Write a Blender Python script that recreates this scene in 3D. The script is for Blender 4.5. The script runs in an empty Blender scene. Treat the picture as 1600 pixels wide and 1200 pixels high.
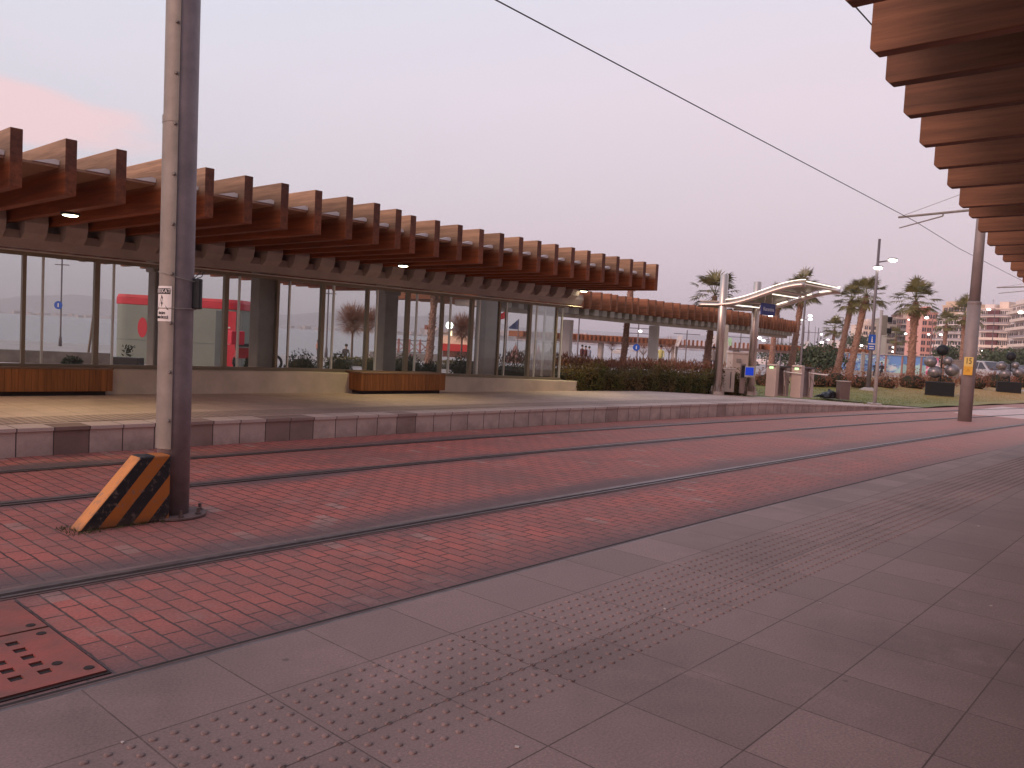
import bpy, bmesh, math, random
from math import sin, cos, tan, pi, radians, atan, atan2, sqrt
from mathutils import Vector, Matrix
random.seed(7)
S = bpy.context.scene
COL = S.collection

# ------------------------------------------------------------------ camera
FPX, ROLL, HOR, VPX, EYE = 1265.0, radians(3.07), 531.0, 1920.0, 1.5
_d = (600 - HOR) * cos(ROLL); PITCH = -atan(_d / FPX)
def _dirs(px, py):
    x = px - 800.; y = 600. - py
    xr = x*cos(ROLL) - y*sin(ROLL); yr = x*sin(ROLL) + y*cos(ROLL)
    c, s = cos(PITCH), sin(PITCH)
    return xr, FPX*c - yr*s, FPX*s + yr*c
_a = _dirs(VPX, HOR + tan(ROLL)*(VPX-800)); ANG = atan2(_a[0], _a[1])
def ray(px, py):
    """direction in the world through a place in the survey photograph (1600 x 1200)"""
    R, F, U = _dirs(px, py)
    return Vector((F*cos(ANG) + R*sin(ANG), F*sin(ANG) - R*cos(ANG), U))
def at_z(px, py, z):
    v = ray(px, py); k = (z - EYE)/v.z
    return Vector((v.x*k, v.y*k, z))
def at_depth(px, py, d):
    R, F, U = _dirs(px, py); v = ray(px, py); k = d/F
    return Vector((v.x*k, v.y*k, EYE + v.z*k))
def gz(Y):
    if Y < 9.5: return -0.02
    if Y < 13: return -0.02 + 0.22*(Y-9.5)/3.5
    if Y < 16: return 0.2
    return max(-0.5, 0.2 - 0.7*(Y-16)/44.)
def at_ground(px, py):
    z = 0.0
    for _ in range(40):
        p = at_z(px, py, z); z = 0.5*z + 0.5*gz(p.y)
    return p
def stand(px, d):
    """ground point at forward depth d in the direction of column px near the horizon"""
    p = at_depth(px, HOR + tan(ROLL)*(px-800), d)
    return Vector((p.x, p.y, gz(p.y)))
def zpix(p, px, py):
    """height above world zero at which something standing on p meets image row py"""
    R, F, U = _dirs(px, py); v = ray(px, py)
    f = p.x*cos(ANG) + p.y*sin(ANG)
    return EYE + v.z*f/F

cam = bpy.data.cameras.new('camera'); camo = bpy.data.objects.new('camera', cam); COL.objects.link(camo)
cam.sensor_width = 36; cam.lens = FPX/1600*36; cam.clip_end = 20000; cam.clip_start = 0.05
fw = ray(800, 600).normalized(); rt = (ray(900, 600) - ray(800, 600)).normalized(); up = rt.cross(fw)
camo.matrix_world = Matrix(((rt.x, up.x, -fw.x, 0), (rt.y, up.y, -fw.y, 0), (rt.z, up.z, -fw.z, EYE), (0, 0, 0, 1)))
S.camera = camo

# ------------------------------------------------------------------ world (dusk sky)
W = bpy.data.worlds.new('World'); S.world = W; W.use_nodes = True
nt = W.node_tree; nt.nodes.clear()
N = nt.nodes.new; L = nt.links.new
def mth(op, a, b=None, c=None, clamp=False):
    n = N('ShaderNodeMath'); n.operation = op; n.use_clamp = clamp
    for i, v in enumerate((a, b, c)):
        if v is None: continue
        if isinstance(v, (int, float)): n.inputs[i].default_value = v
        else: L(v, n.inputs[i])
    return n.outputs[0]
out = N('ShaderNodeOutputWorld'); bg = N('ShaderNodeBackground'); L(bg.outputs[0], out.inputs[0])
tc = N('ShaderNodeTexCoord'); sep = N('ShaderNodeSeparateXYZ'); L(tc.outputs['Generated'], sep.inputs[0])
rampn = N('ShaderNodeValToRGB'); cr = rampn.color_ramp
el = mth('MULTIPLY', sep.outputs['Z'], 1.0, clamp=True); L(el, rampn.inputs[0])
stops = [(0.0, (.52, .43, .48)), (.035, (.63, .51, .565)), (.10, (.71, .575, .64)), (.17, (.735, .63, .69)),
         (.28, (.79, .685, .77)), (.45, (.73, .72, .82)), (1.0, (.46, .52, .72))]
cr.elements[0].position = 0; cr.elements[0].color = (*stops[0][1], 1)
cr.elements[1].position = 1; cr.elements[1].color = (*stops[-1][1], 1)
for p_, c_ in stops[1:-1]:
    e = cr.elements.new(p_); e.color = (*c_, 1)
# cooler and bluer towards the sea side, pink towards the town
cool = N('ShaderNodeVectorMath'); cool.operation = 'DOT_PRODUCT'; L(tc.outputs['Generated'], cool.inputs[0]); cool.inputs[1].default_value = (-.20, .90, .38)
cf = mth('MULTIPLY', mth('POWER', mth('MAXIMUM', cool.outputs['Value'], 0.0), 3.0), 0.75, clamp=True)
mx = N('ShaderNodeMixRGB'); mx.blend_type = 'MULTIPLY'; L(cf, mx.inputs[0]); L(rampn.outputs[0], mx.inputs[1]); mx.inputs[2].default_value = (.80, 1.06, 1.06, 1)
# pink cloud bank over the bay, and faint wisps
def blob(px, py, tight):
    v = ray(px, py).normalized()
    sub = N('ShaderNodeVectorMath'); sub.operation = 'SUBTRACT'; L(tc.outputs['Generated'], sub.inputs[0]); sub.inputs[1].default_value = v
    sc = N('ShaderNodeVectorMath'); sc.operation = 'MULTIPLY'; L(sub.outputs[0], sc.inputs[0]); sc.inputs[1].default_value = tight
    ln = N('ShaderNodeVectorMath'); ln.operation = 'LENGTH'; L(sc.outputs[0], ln.inputs[0])
    return ln.outputs['Value']
mp = N('ShaderNodeMapping'); L(tc.outputs['Generated'], mp.inputs[0]); mp.inputs['Scale'].default_value = (1, 1, 3.5)
nz = N('ShaderNodeTexNoise'); L(mp.outputs[0], nz.inputs['Vector']); nz.inputs['Scale'].default_value = 5.5; nz.inputs['Detail'].default_value = 5; nz.inputs['Roughness'].default_value = .5
b1 = blob(-5, 168, (5.0, 8, 24)); 
m1 = mth('SUBTRACT', 1.64, mth('ADD', b1, mth('MULTIPLY', nz.outputs[0], 1.5)), clamp=True)
sm = N('ShaderNodeMapRange'); sm.interpolation_type = 'SMOOTHSTEP'; L(m1, sm.inputs[0]); sm.inputs[1].default_value = 0; sm.inputs[2].default_value = .42; sm.inputs[4].default_value = .9
mx2 = N('ShaderNodeMixRGB'); L(sm.outputs[0], mx2.inputs[0]); L(mx.outputs[0], mx2.inputs[1]); mx2.inputs[2].default_value = (.90, .64, .65, 1)
nz2 = N('ShaderNodeTexNoise'); L(mp.outputs[0], nz2.inputs['Vector']); nz2.inputs['Scale'].default_value = 2.0; nz2.inputs['Detail'].default_value = 4
wf = N('ShaderNodeMapRange'); L(nz2.outputs[0], wf.inputs[0]); wf.inputs[1].default_value = .45; wf.inputs[2].default_value = .75; wf.inputs[4].default_value = .34
mx3 = N('ShaderNodeMixRGB'); L(wf.outputs[0], mx3.inputs[0]); L(mx2.outputs[0], mx3.inputs[1]); mx3.inputs[2].default_value = (.80, .64, .68, 1)
# afterglow of the set sun, low in the west (behind the left edge of the view)
gl = N('ShaderNodeVectorMath'); gl.operation = 'DOT_PRODUCT'; L(tc.outputs['Generated'], gl.inputs[0]); gl.inputs[1].default_value = (-.98, .12, .16)
gp = mth('MULTIPLY', mth('POWER', mth('MAXIMUM', gl.outputs['Value'], 0.0), 4.0), 1.3)
mx4 = N('ShaderNodeMixRGB'); mx4.blend_type = 'ADD'; mx4.inputs[0].default_value = 1
gc = N('ShaderNodeMixRGB'); gc.blend_type = 'MULTIPLY'; gc.inputs[0].default_value = 1; gc.inputs[1].default_value = (1.0, .74, .58, 1)
cmb = N('ShaderNodeCombineColor'); [L(gp, cmb.inputs[i]) for i in range(3)]
L(cmb.outputs[0], gc.inputs[2]); L(mx3.outputs[0], mx4.inputs[1]); L(gc.outputs[0], mx4.inputs[2])
dk = N('ShaderNodeMapRange'); dk.interpolation_type = 'SMOOTHSTEP'; L(sep.outputs['Y'], dk.inputs[0]); dk.inputs[1].default_value = -.75; dk.inputs[2].default_value = .05; dk.inputs[3].default_value = .50; dk.inputs[4].default_value = 1
dkc = N('ShaderNodeCombineColor'); [L(dk.outputs[0], dkc.inputs[i]) for i in range(3)]
mx5 = N('ShaderNodeMixRGB'); mx5.blend_type = 'MULTIPLY'; mx5.inputs[0].default_value = 1; L(mx4.outputs[0], mx5.inputs[1]); L(dkc.outputs[0], mx5.inputs[2])
L(mx5.outputs[0], bg.inputs[0]); bg.inputs[1].default_value = 1.08

sun = bpy.data.lights.new('sun', 'SUN'); sun.energy = 1.3; sun.angle = radians(30); sun.color = (1, .58, .46)
suno = bpy.data.objects.new('sun', sun); COL.objects.link(suno)
suno.rotation_euler = Vector((.93, -.16, -.36)).to_track_quat('-Z', 'Y').to_euler()
S.view_settings.view_transform = 'Standard'; S.view_settings.look = 'None'
S.view_settings.exposure = 0; S.view_settings.gamma = 1
S.cycles.max_bounces = 6; S.cycles.diffuse_bounces = 3; S.cycles.transparent_max_bounces = 24
S.cycles.sample_clamp_indirect = 4

# ------------------------------------------------------------------ materials
MATS = {}
def mat(name, col=(.5, .5, .5), rough=.7, metal=0., var=.15, vs=3., bump=0., bs=40., emit=None, es=1., spec=.4, stretch=None, col2=None):
    if name in MATS: return MATS[name]
    m = bpy.data.materials.new(name); m.use_nodes = True; t = m.node_tree; b = t.nodes['Principled BSDF']
    b.inputs['Roughness'].default_value = rough; b.inputs['Metallic'].default_value = metal
    b.inputs['Specular IOR Level'].default_value = spec
    b.inputs['Base Color'].default_value = (*col, 1)
    co = t.nodes.new('ShaderNodeTexCoord'); mpn = t.nodes.new('ShaderNodeMapping'); t.links.new(co.outputs['Object'], mpn.inputs[0])
    if stretch: mpn.inputs['Scale'].default_value = stretch
    if var or col2:
        n = t.nodes.new('ShaderNodeTexNoise'); n.inputs['Scale'].default_value = vs; n.inputs['Detail'].default_value = 6; n.inputs['Roughness'].default_value = .62
        t.links.new(mpn.outputs[0], n.inputs['Vector'])
        r = t.nodes.new('ShaderNodeValToRGB'); r.color_ramp.elements[0].position = .32; r.color_ramp.elements[1].position = .68
        ca = tuple(c*(1-var) for c in col) if not col2 else col
        cb = tuple(min(1, c*(1+var)) for c in col) if not col2 else col2
        r.color_ramp.elements[0].color = (*ca, 1); r.color_ramp.elements[1].color = (*cb, 1)
        t.links.new(n.outputs[0], r.inputs[0]); t.links.new(r.outputs[0], b.inputs['Base Color'])
    if bump:
        n2 = t.nodes.new('ShaderNodeTexNoise'); n2.inputs['Scale'].default_value = bs; n2.inputs['Detail'].default_value = 4
        t.links.new(mpn.outputs[0], n2.inputs['Vector'])
        bn = t.nodes.new('ShaderNodeBump'); bn.inputs['Strength'].default_value = bump; bn.inputs['Distance'].default_value = .01
        t.links.new(n2.outputs[0], bn.inputs['Height']); t.links.new(bn.outputs[0], b.inputs['Normal'])
    if emit:
        b.inputs['Emission Color'].default_value = (*emit, 1); b.inputs['Emission Strength'].default_value = es
    MATS[name] = m
    return m
class NG:
    """tiny helper for hand-made node materials"""
    def __init__(s, name):
        s.m = bpy.data.materials.new(name); s.m.use_nodes = True; s.t = s.m.node_tree; s.b = s.t.nodes['Principled BSDF']; MATS[name] = s.m
    def n(s, typ, **kw):
        x = s.t.nodes.new(typ)
        for k, v in kw.items(): setattr(x, k, v)
        return x
    def l(s, a, b): s.t.links.new(a, b)
    def math(s, op, a, b=None, clamp=False):
        x = s.n('ShaderNodeMath', operation=op); x.use_clamp = clamp
        for i, v in enumerate((a, b)):
            if v is None: continue
            if isinstance(v, (int, float)): x.inputs[i].default_value = v
            else: s.l(v, x.inputs[i])
        return x.outputs[0]
    def noise(s, vec, scale, detail=5, rough=.6):
        x = s.n('ShaderNodeTexNoise'); x.inputs['Scale'].default_value = scale; x.inputs['Detail'].default_value = detail; x.inputs['Roughness'].default_value = rough
        s.l(vec, x.inputs['Vector']); return x.outputs[0]
    def mapr(s, v, a, b, c=0., d=1., smooth=False):
        x = s.n('ShaderNodeMapRange'); s.l(v, x.inputs[0])
        if smooth: x.interpolation_type = 'SMOOTHSTEP'
        for i, q in enumerate((a, b, c, d)): x.inputs[i+1].default_value = q
        return x.outputs[0]
    def mix(s, f, a, b, blend='MIX'):
        x = s.n('ShaderNodeMixRGB', blend_type=blend)
        for i, v in enumerate((f, a, b)):
            if isinstance(v, (int, float)): x.inputs[i].default_value = v
            elif isinstance(v, tuple): x.inputs[i].default_value = (*v, 1)
            else: s.l(v, x.inputs[i])
        return x.outputs[0]

# --- red block paving between the rails (rows run across the tracks)
def brick_mat():
    g = NG('red_paving'); b = g.b
    co = g.n('ShaderNodeTexCoord').outputs['Object']
    mpn = g.n('ShaderNodeMapping'); g.l(co, mpn.inputs[0]); mpn.inputs['Rotation'].default_value = (0, 0, radians(90))
    wob = g.n('ShaderNodeTexNoise'); wob.inputs['Scale'].default_value = 7; wob.inputs['Detail'].default_value = 2; g.l(co, wob.inputs['Vector'])
    wsub = g.n('ShaderNodeVectorMath', operation='MULTIPLY_ADD'); g.l(wob.outputs['Color'], wsub.inputs[0]); wsub.inputs[1].default_value = (.016, .016, 0); g.l(mpn.outputs[0], wsub.inputs[2])
    br = g.n('ShaderNodeTexBrick'); g.l(wsub.outputs[0], br.inputs['Vector'])
    br.inputs['Scale'].default_value = 1; br.inputs['Brick Width'].default_value = .225; br.inputs['Row Height'].default_value = .112
    br.inputs['Mortar Size'].default_value = .0075; br.inputs['Mortar Smooth'].default_value = .35; br.inputs['Bias'].default_value = -.1
    br.inputs['Color1'].default_value = (.42, .118, .092, 1); br.inputs['Color2'].default_value = (.32, .108, .090, 1); br.inputs['Mortar'].default_value = (.060, .034, .031, 1)
    big = g.noise(co, .55, 5, .6); fine = g.noise(co, 60, 4); mid = g.noise(co, 5, 5)
    sb = g.n('ShaderNodeSeparateXYZ'); g.l(wsub.outputs[0], sb.inputs[0])
    row = g.math('FLOOR', g.math('DIVIDE', sb.outputs[1], .112))
    colm = g.math('FLOOR', g.math('DIVIDE', g.math('ADD', sb.outputs[0], g.math('MULTIPLY', g.math('FLOORED_MODULO', row, 2.), .1125)), .225))
    cv = g.n('ShaderNodeCombineXYZ'); g.l(row, cv.inputs[0]); g.l(colm, cv.inputs[1]); wn2 = g.n('ShaderNodeTexWhiteNoise', noise_dimensions='2D'); g.l(cv.outputs[0], wn2.inputs['Vector'])
    oneb = g.math('MULTIPLY', g.math('GREATER_THAN', wn2.outputs['Value'], .978), g.math('SUBTRACT', 1., br.outputs['Fac']))
    c = g.mix(g.math('MULTIPLY', oneb, .55), br.outputs[0], (.40, .26, .22))
    c = g.mix(g.mapr(mid, .55, .75, 0, .5), c, (.23, .14, .12))
    c = g.mix(g.mapr(big, .46, .70, 0, .75), c, (.19, .095, .085))
    vor = g.n('ShaderNodeTexVoronoi'); g.l(co, vor.inputs['Vector']); vor.inputs['Scale'].default_value = 1.3
    c = g.mix(g.math('MULTIPLY', g.mapr(mid, .40, .62), g.mapr(vor.outputs['Distance'], .15, .5, .45, 0)), c, (.10, .062, .058))
    sp = g.n('ShaderNodeSeparateXYZ'); g.l(co, sp.inputs[0])
    # oil and rubber film along the running rails and beside the platform edge (follows the track curve)
    dirt = None
    x2 = g.math('MULTIPLY', sp.outputs[0], sp.outputs[0])
    for y0, k, w in ((4.92, .0014, .50), (3.25, .0015, .75), (8.75, .0026, .22), (7.1, .0026, .30)):
        d = g.math('ABSOLUTE', g.math('SUBTRACT', g.math('ADD', sp.outputs[1], g.math('MULTIPLY', x2, k)), y0))
        d = g.math('ADD', d, g.math('MULTIPLY', g.math('SUBTRACT', big, .5), .9))
        f = g.mapr(d, 0, w, 1, 0, True)
        dirt = f if dirt is None else g.math('MAXIMUM', dirt, f)
    c = g.mix(g.math('MULTIPLY', dirt, .88), c, (.105, .072, .074))
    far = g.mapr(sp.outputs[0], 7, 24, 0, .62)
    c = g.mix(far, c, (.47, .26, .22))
    c = g.mix(.8, c, g.mix(g.mapr(fine, .3, .7), (.70, .70, .70), (1.30, 1.30, 1.30)), 'MULTIPLY')
    c = g.mix(g.mapr(g.noise(co, 1.6, 7, .75), .55, .70, 0, .5), c, (.33, .20, .175))
    g.l(c, b.inputs['Base Color'])
    b.inputs['Roughness'].default_value = .72; b.inputs['Specular IOR Level'].default_value = .35
    h = g.math('ADD', g.math('MULTIPLY', br.outputs['Fac'], -1.0), g.math('MULTIPLY', fine, .18))
    bn = g.n('ShaderNodeBump'); bn.inputs['Strength'].default_value = .55; bn.inputs['Distance'].default_value = .006; g.l(h, bn.inputs['Height']); g.l(bn.outputs[0], b.inputs['Normal'])
    return g.m
# --- granite-look slabs
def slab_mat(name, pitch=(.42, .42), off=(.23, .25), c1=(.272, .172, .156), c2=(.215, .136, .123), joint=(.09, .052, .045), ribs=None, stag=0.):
    g = NG(name); b = g.b
    co = g.n('ShaderNodeTexCoord').outputs['Object']
    mpn = g.n('ShaderNodeMapping'); g.l(co, mpn.inputs[0]); mpn.inputs['Location'].default_value = (off[0], off[1], 0)
    br = g.n('ShaderNodeTexBrick'); g.l(mpn.outputs[0], br.inputs['Vector']); br.offset = stag
    br.inputs['Scale'].default_value = 1; br.inputs['Brick Width'].default_value = pitch[0]; br.inputs['Row Height'].default_value = pitch[1]
    br.inputs['Mortar Size'].default_value = .0030; br.inputs['Mortar Smooth'].default_value = .3
    br.inputs['Color1'].default_value = (*c1, 1); br.inputs['Color2'].default_value = (*c2, 1); br.inputs['Mortar'].default_value = (*joint, 1)
    big = g.noise(co, .9, 6, .65); fine = g.noise(co, 110, 4, .75); mid = g.noise(co, 7, 5, .6)
    c = g.mix(g.mapr(big, .46, .74, 0, .6), br.outputs[0], tuple(q*.60 for q in c2))
    c = g.mix(g.mapr(mid, .45, .75, 0, .35), c, tuple(q*.75 for q in c1))
    stn = g.noise(co, .42, 4, .7); c = g.mix(g.mapr(stn, .50, .66, 0, .38, True), c, tuple(q*.45 for q in c2))
    c = g.mix(g.mapr(g.noise(co, 2.3, 7, .7), .56, .72, 0, .4), c, tuple(min(1, q*1.35) for q in c1))
    c = g.mix(.8, c, g.mix(g.mapr(fine, .3, .7), (.62, .62, .62), (1.38, 1.38, 1.38)), 'MULTIPLY')
    st = g.n('ShaderNodeTexVoronoi'); g.l(co, st.inputs['Vector']); st.inputs['Scale'].default_value = 3.1
    c = g.mix(g.mapr(st.outputs['Distance'], .025, .05, .6, 0), c, (.05, .035, .035))
    g.l(c, b.inputs['Base Color']); b.inputs['Roughness'].default_value = .62; b.inputs['Specular IOR Level'].default_value = .35
    h = g.math('ADD', g.math('MULTIPLY', br.outputs['Fac'], -1.0), g.math('MULTIPLY', fine, .12))
    if ribs:
        sp = g.n('ShaderNodeSeparateXYZ'); g.l(co, sp.inputs[0])
        w = g.math('SINE', g.math('MULTIPLY', sp.outputs[0], ribs))
        h = g.math('ADD', h, g.math('MULTIPLY', w, .6))
        c = g.mix(g.mapr(w, -.2, .9, .45, 0), c, (.12, .085, .08)); g.l(c, b.inputs['Base Color'])
    bn = g.n('ShaderNodeBump'); bn.inputs['Strength'].default_value = .5; bn.inputs['Distance'].default_value = .005; g.l(h, bn.inputs['Height']); g.l(bn.outputs[0], b.inputs['Normal'])
    return g.m
# --- oiled timber: greyer weathered upper half, red-brown lower half under the roof panels
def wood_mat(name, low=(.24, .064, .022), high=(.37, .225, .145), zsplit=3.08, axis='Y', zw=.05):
    g = NG(name); b = g.b
    gm = g.n('ShaderNodeNewGeometry').outputs['Position']; oi = g.n('ShaderNodeObjectInfo').outputs['Random']
    mpn = g.n('ShaderNodeMapping'); g.l(gm, mpn.inputs[0])
    mpn.inputs['Scale'].default_value = {'Y': (14, .8, 16), 'X': (.8, 14, 16), 'Z': (16, 16, .8)}[axis]
    add = g.n('ShaderNodeVectorMath', operation='ADD'); g.l(mpn.outputs[0], add.inputs[0])
    cx = g.n('ShaderNodeCombineXYZ'); g.l(g.math('MULTIPLY', oi, 37.), cx.inputs[0]); g.l(g.math('MULTIPLY', oi, 61.), cx.inputs[2]); g.l(cx.outputs[0], add.inputs[1])
    gr = g.noise(add.outputs[0], 1.0, 7, .68); gr2 = g.noise(add.outputs[0], 3.2, 5, .6)
    sp = g.n('ShaderNodeSeparateXYZ'); g.l(gm, sp.inputs[0])
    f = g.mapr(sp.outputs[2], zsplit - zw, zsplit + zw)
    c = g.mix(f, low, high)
    c = g.mix(.85, c, g.mix(g.mapr(gr, .3, .7), (.50, .48, .46), (1.42, 1.40, 1.36)), 'MULTIPLY')
    c = g.mix(.5, c, g.mix(g.mapr(gr2, .35, .65), (.78, .78, .78), (1.15, 1.15, 1.15)), 'MULTIPLY')
    v = g.mapr(oi, 0, 1, .74, 1.22); cc = g.n('ShaderNodeCombineColor'); [g.l(v, cc.inputs[i]) for i in range(3)]
    c = g.mix(1.0, c, cc.outputs[0], 'MULTIPLY')
    g.l(c, b.inputs['Base Color']); b.inputs['Roughness'].default_value = .6; b.inputs['Specular IOR Level'].default_value = .3
    bn = g.n('ShaderNodeBump'); bn.inputs['Strength'].default_value = .25; bn.inputs['Distance'].default_value = .01; g.l(gr, bn.inputs['Height']); g.l(bn.outputs[0], b.inputs['Normal'])
    return g.m
def glass_mat():
    g = NG('glass'); g.t.nodes.remove(g.b)
    o = g.t.nodes['Material Output']
    tr = g.n('ShaderNodeBsdfTransparent'); tr.inputs[0].default_value = (.82, .86, .83, 1)
    gl_ = g.n('ShaderNodeBsdfGlossy'); gl_.inputs[0].default_value = (.8, .85, .82, 1); gl_.inputs['Roughness'].default_value = .03
    df = g.n('ShaderNodeBsdfDiffuse'); df.inputs[0].default_value = (.32, .33, .30, 1)
    fr = g.n('ShaderNodeFresnel'); fr.inputs[0].default_value = 1.45
    m1_ = g.n('ShaderNodeMixShader'); g.l(g.math('MULTIPLY', fr.outputs[0], .55), m1_.inputs[0]); g.l(tr.outputs[0], m1_.inputs[1]); g.l(gl_.outputs[0], m1_.inputs[2])
    m2_ = g.n('ShaderNodeMixShader'); m2_.inputs[0].default_value = .12; g.l(m1_.outputs[0], m2_.inputs[1]); g.l(df.outputs[0], m2_.inputs[2])
    g.l(m2_.outputs[0], o.inputs[0]); return g.m
def stripe_mat():
    g = NG('hazard_paint'); b = g.b
    co = g.n('ShaderNodeTexCoord').outputs['Object']; sp = g.n('ShaderNodeSeparateXYZ'); g.l(co, sp.inputs[0])
    u = g.math('SUBTRACT', sp.outputs[0], g.math('MULTIPLY', sp.outputs[2], .80))
    u = g.math('ADD', u, g.math('MULTIPLY', g.math('SUBTRACT', g.noise(co, 9, 3), .5), .012))
    fr = g.math('FRACT', g.math('DIVIDE', g.math('SUBTRACT', u, .012), .235))
    f = g.math('GREATER_THAN', fr, .50)
    n_ = g.noise(co, 22, 5)
    c = g.mix(f, (.012, .011, .014), (.46, .135, .018))
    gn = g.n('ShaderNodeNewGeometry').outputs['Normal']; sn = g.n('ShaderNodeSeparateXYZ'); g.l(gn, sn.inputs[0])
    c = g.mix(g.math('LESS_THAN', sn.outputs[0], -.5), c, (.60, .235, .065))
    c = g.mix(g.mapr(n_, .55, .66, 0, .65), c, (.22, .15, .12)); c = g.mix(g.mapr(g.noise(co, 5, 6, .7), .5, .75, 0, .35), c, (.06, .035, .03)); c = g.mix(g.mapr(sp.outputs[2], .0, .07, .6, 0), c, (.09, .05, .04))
    g.l(c, b.inputs['Base Color']); b.inputs['Roughness'].default_value = .6
    bn = g.n('ShaderNodeBump'); bn.inputs['Strength'].default_value = .4; bn.inputs['Distance'].default_value = .006; g.l(n_, bn.inputs['Height']); g.l(bn.outputs[0], b.inputs['Normal'])
    return g.m
def face_stone_mat():
    g = NG('edge_stone'); b = g.b
    co = g.n('ShaderNodeTexCoord').outputs['Object']; sp = g.n('ShaderNodeSeparateXYZ'); g.l(co, sp.inputs[0])
    cell = g.math('FLOOR', g.math('DIVIDE', sp.outputs[0], .36))
    wn = g.n('ShaderNodeTexWhiteNoise', noise_dimensions='1D'); g.l(cell, wn.inputs['W'])
    fr = g.math('FRACT', g.math('DIVIDE', sp.outputs[0], .36))
    jt = g.math('LESS_THAN', fr, .035)
    fine = g.noise(co, 180, 3); mid = g.noise(co, 3.5, 5)
    dk = None
    for k_, v_ in ((9, 1.), (13, .75), (16, .8), (17, .8), (22, .6), (-1, .5), (36, .4), (47, .5)):
        e_ = g.math('MULTIPLY', g.math('COMPARE', cell, float(k_)), v_); dk = e_ if dk is None else g.math('ADD', dk, e_)
    c = g.mix(dk, (.58, .43, .38), (.20, .115, .095))
    c = g.mix(g.mapr(wn.outputs['Value'], 0, .86, 0, .30), c, (.36, .235, .215))
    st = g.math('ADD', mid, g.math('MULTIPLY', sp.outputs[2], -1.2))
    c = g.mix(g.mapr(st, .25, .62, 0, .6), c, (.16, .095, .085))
    c = g.mix(jt, c, (.085, .05, .045))
    c = g.mix(.6, c, g.mix(g.mapr(fine, .3, .7), (.78, .78, .78), (1.2, 1.2, 1.2)), 'MULTIPLY')
    g.l(c, b.inputs['Base Color']); b.inputs['Roughness'].default_value = .7
    return g.m
def mural_mat():
    g = NG('mural_paint'); b = g.b
    co = g.n('ShaderNodeTexCoord').outputs['Object']; sp = g.n('ShaderNodeSeparateXYZ'); g.l(co, sp.inputs[0])
    mpn = g.n('ShaderNodeMapping'); g.l(co, mpn.inputs[0]); mpn.inputs['Scale'].default_value = (.9, .9, 1.6)
    n1 = g.n('ShaderNodeTexNoise'); n1.inputs['Scale'].default_value = 1.1; n1.inputs['Detail'].default_value = 2; n1.inputs['Distortion'].default_value = 1.6; g.l(mpn.outputs[0], n1.inputs['Vector'])
    r = g.n('ShaderNodeValToRGB'); r.color_ramp.interpolation = 'CONSTANT'; g.l(n1.outputs[0], r.inputs[0])
    cols = [(0, (.10, .16, .38)), (.36, (.13, .30, .60)), (.43, (.30, .50, .68)), (.5, (.20, .22, .46)), (.56, (.42, .66, .66)), (.63, (.62, .66, .70)), (.72, (.30, .24, .42))]
    r.color_ramp.elements[0].color = (*cols[0][1], 1)
    r.color_ramp.elements[1].position = cols[1][0]; r.color_ramp.elements[1].color = (*cols[1][1], 1)
    for p_, c_ in cols[2:]:
        e = r.color_ramp.elements.new(p_); e.color = (*c_, 1)
    c = g.mix(g.mapr(g.math('ADD', sp.outputs[0], g.math('MULTIPLY', sp.outputs[2], -.9)), 4.6, 4.9, 0, .85), r.outputs[0], (.45, .72, .66))
    top = g.mapr(g.math('ADD', sp.outputs[2], g.math('MULTIPLY', n1.outputs[0], .9)), 1.75, 1.85)
    c = g.mix(g.math('MULTIPLY', top, g.mapr(sp.outputs[0], 4.6, 4.9)), c, (.14, .30, .62))
    c = g.mix(g.mapr(sp.outputs[0], 7.9, 8.0), c, g.mix(g.mapr(n1.outputs[0], .50, .52), (.70, .11, .27), (.80, .66, .72)))
    g.l(c, b.inputs['Base Color']); b.inputs['Roughness'].default_value = .6
    return g.m
def hill_mat():
    g = NG('hill_town'); b = g.b
    co = g.n('ShaderNodeTexCoord').outputs['Object']
    mpn = g.n('ShaderNodeMapping'); g.l(co, mpn.inputs[0]); mpn.inputs['Scale'].default_value = (1, 1, 4)
    n1 = g.noise(mpn.outputs[0], .02, 6, .75); n2 = g.noise(mpn.outputs[0], .0015, 4)
    sp = g.n('ShaderNodeSeparateXYZ'); g.l(co, sp.inputs[0])
    f = g.math('MULTIPLY', g.mapr(n1, .52, .6), g.mapr(sp.outputs[2], 30, 110, 1, 0))
    c = g.mix(f, g.mix(n2, (.19, .17, .18), (.25, .21, .21)), (.62, .47, .45))
    g.l(c, b.inputs['Base Color']); b.inputs['Roughness'].default_value = .9
    return g.m
def leaf_mat(name, c1, c2, tr=.2):
    g = NG(name); b = g.b
    gm = g.n('ShaderNodeNewGeometry').outputs['Position']
    n_ = g.noise(gm, 1.7, 3); n2 = g.noise(gm, 23, 2)
    c = g.mix(g.mapr(n_, .35, .65), c1, c2)
    c = g.mix(.7, c, g.mix(g.mapr(n2, .3, .7), (.55, .55, .55), (1.4, 1.4, 1.4)), 'MULTIPLY')
    g.l(c, b.inputs['Base Color']); b.inputs['Roughness'].default_value = .6; b.inputs['Specular IOR Level'].default_value = .2
    return g.m
def sea_mat():
    g = NG('sea_water'); b = g.b
    gm = g.n('ShaderNodeNewGeometry').outputs['Position']
    mpn = g.n('ShaderNodeMapping'); g.l(gm, mpn.inputs[0]); mpn.inputs['Scale'].default_value = (.5, 1.2, 1)
    n_ = g.noise(mpn.outputs[0], 1.2, 5, .6)
    b.inputs['Base Color'].default_value = (.10, .11, .13, 1); b.inputs['Roughness'].default_value = .18; b.inputs['Specular IOR Level'].default_value = .5
    bn = g.n('ShaderNodeBump'); bn.inputs['Strength'].default_value = .35; bn.inputs['Distance'].default_value = .12; g.l(n_, bn.inputs['Height']); g.l(bn.outputs[0], b.inputs['Normal'])
    return g.m

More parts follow.
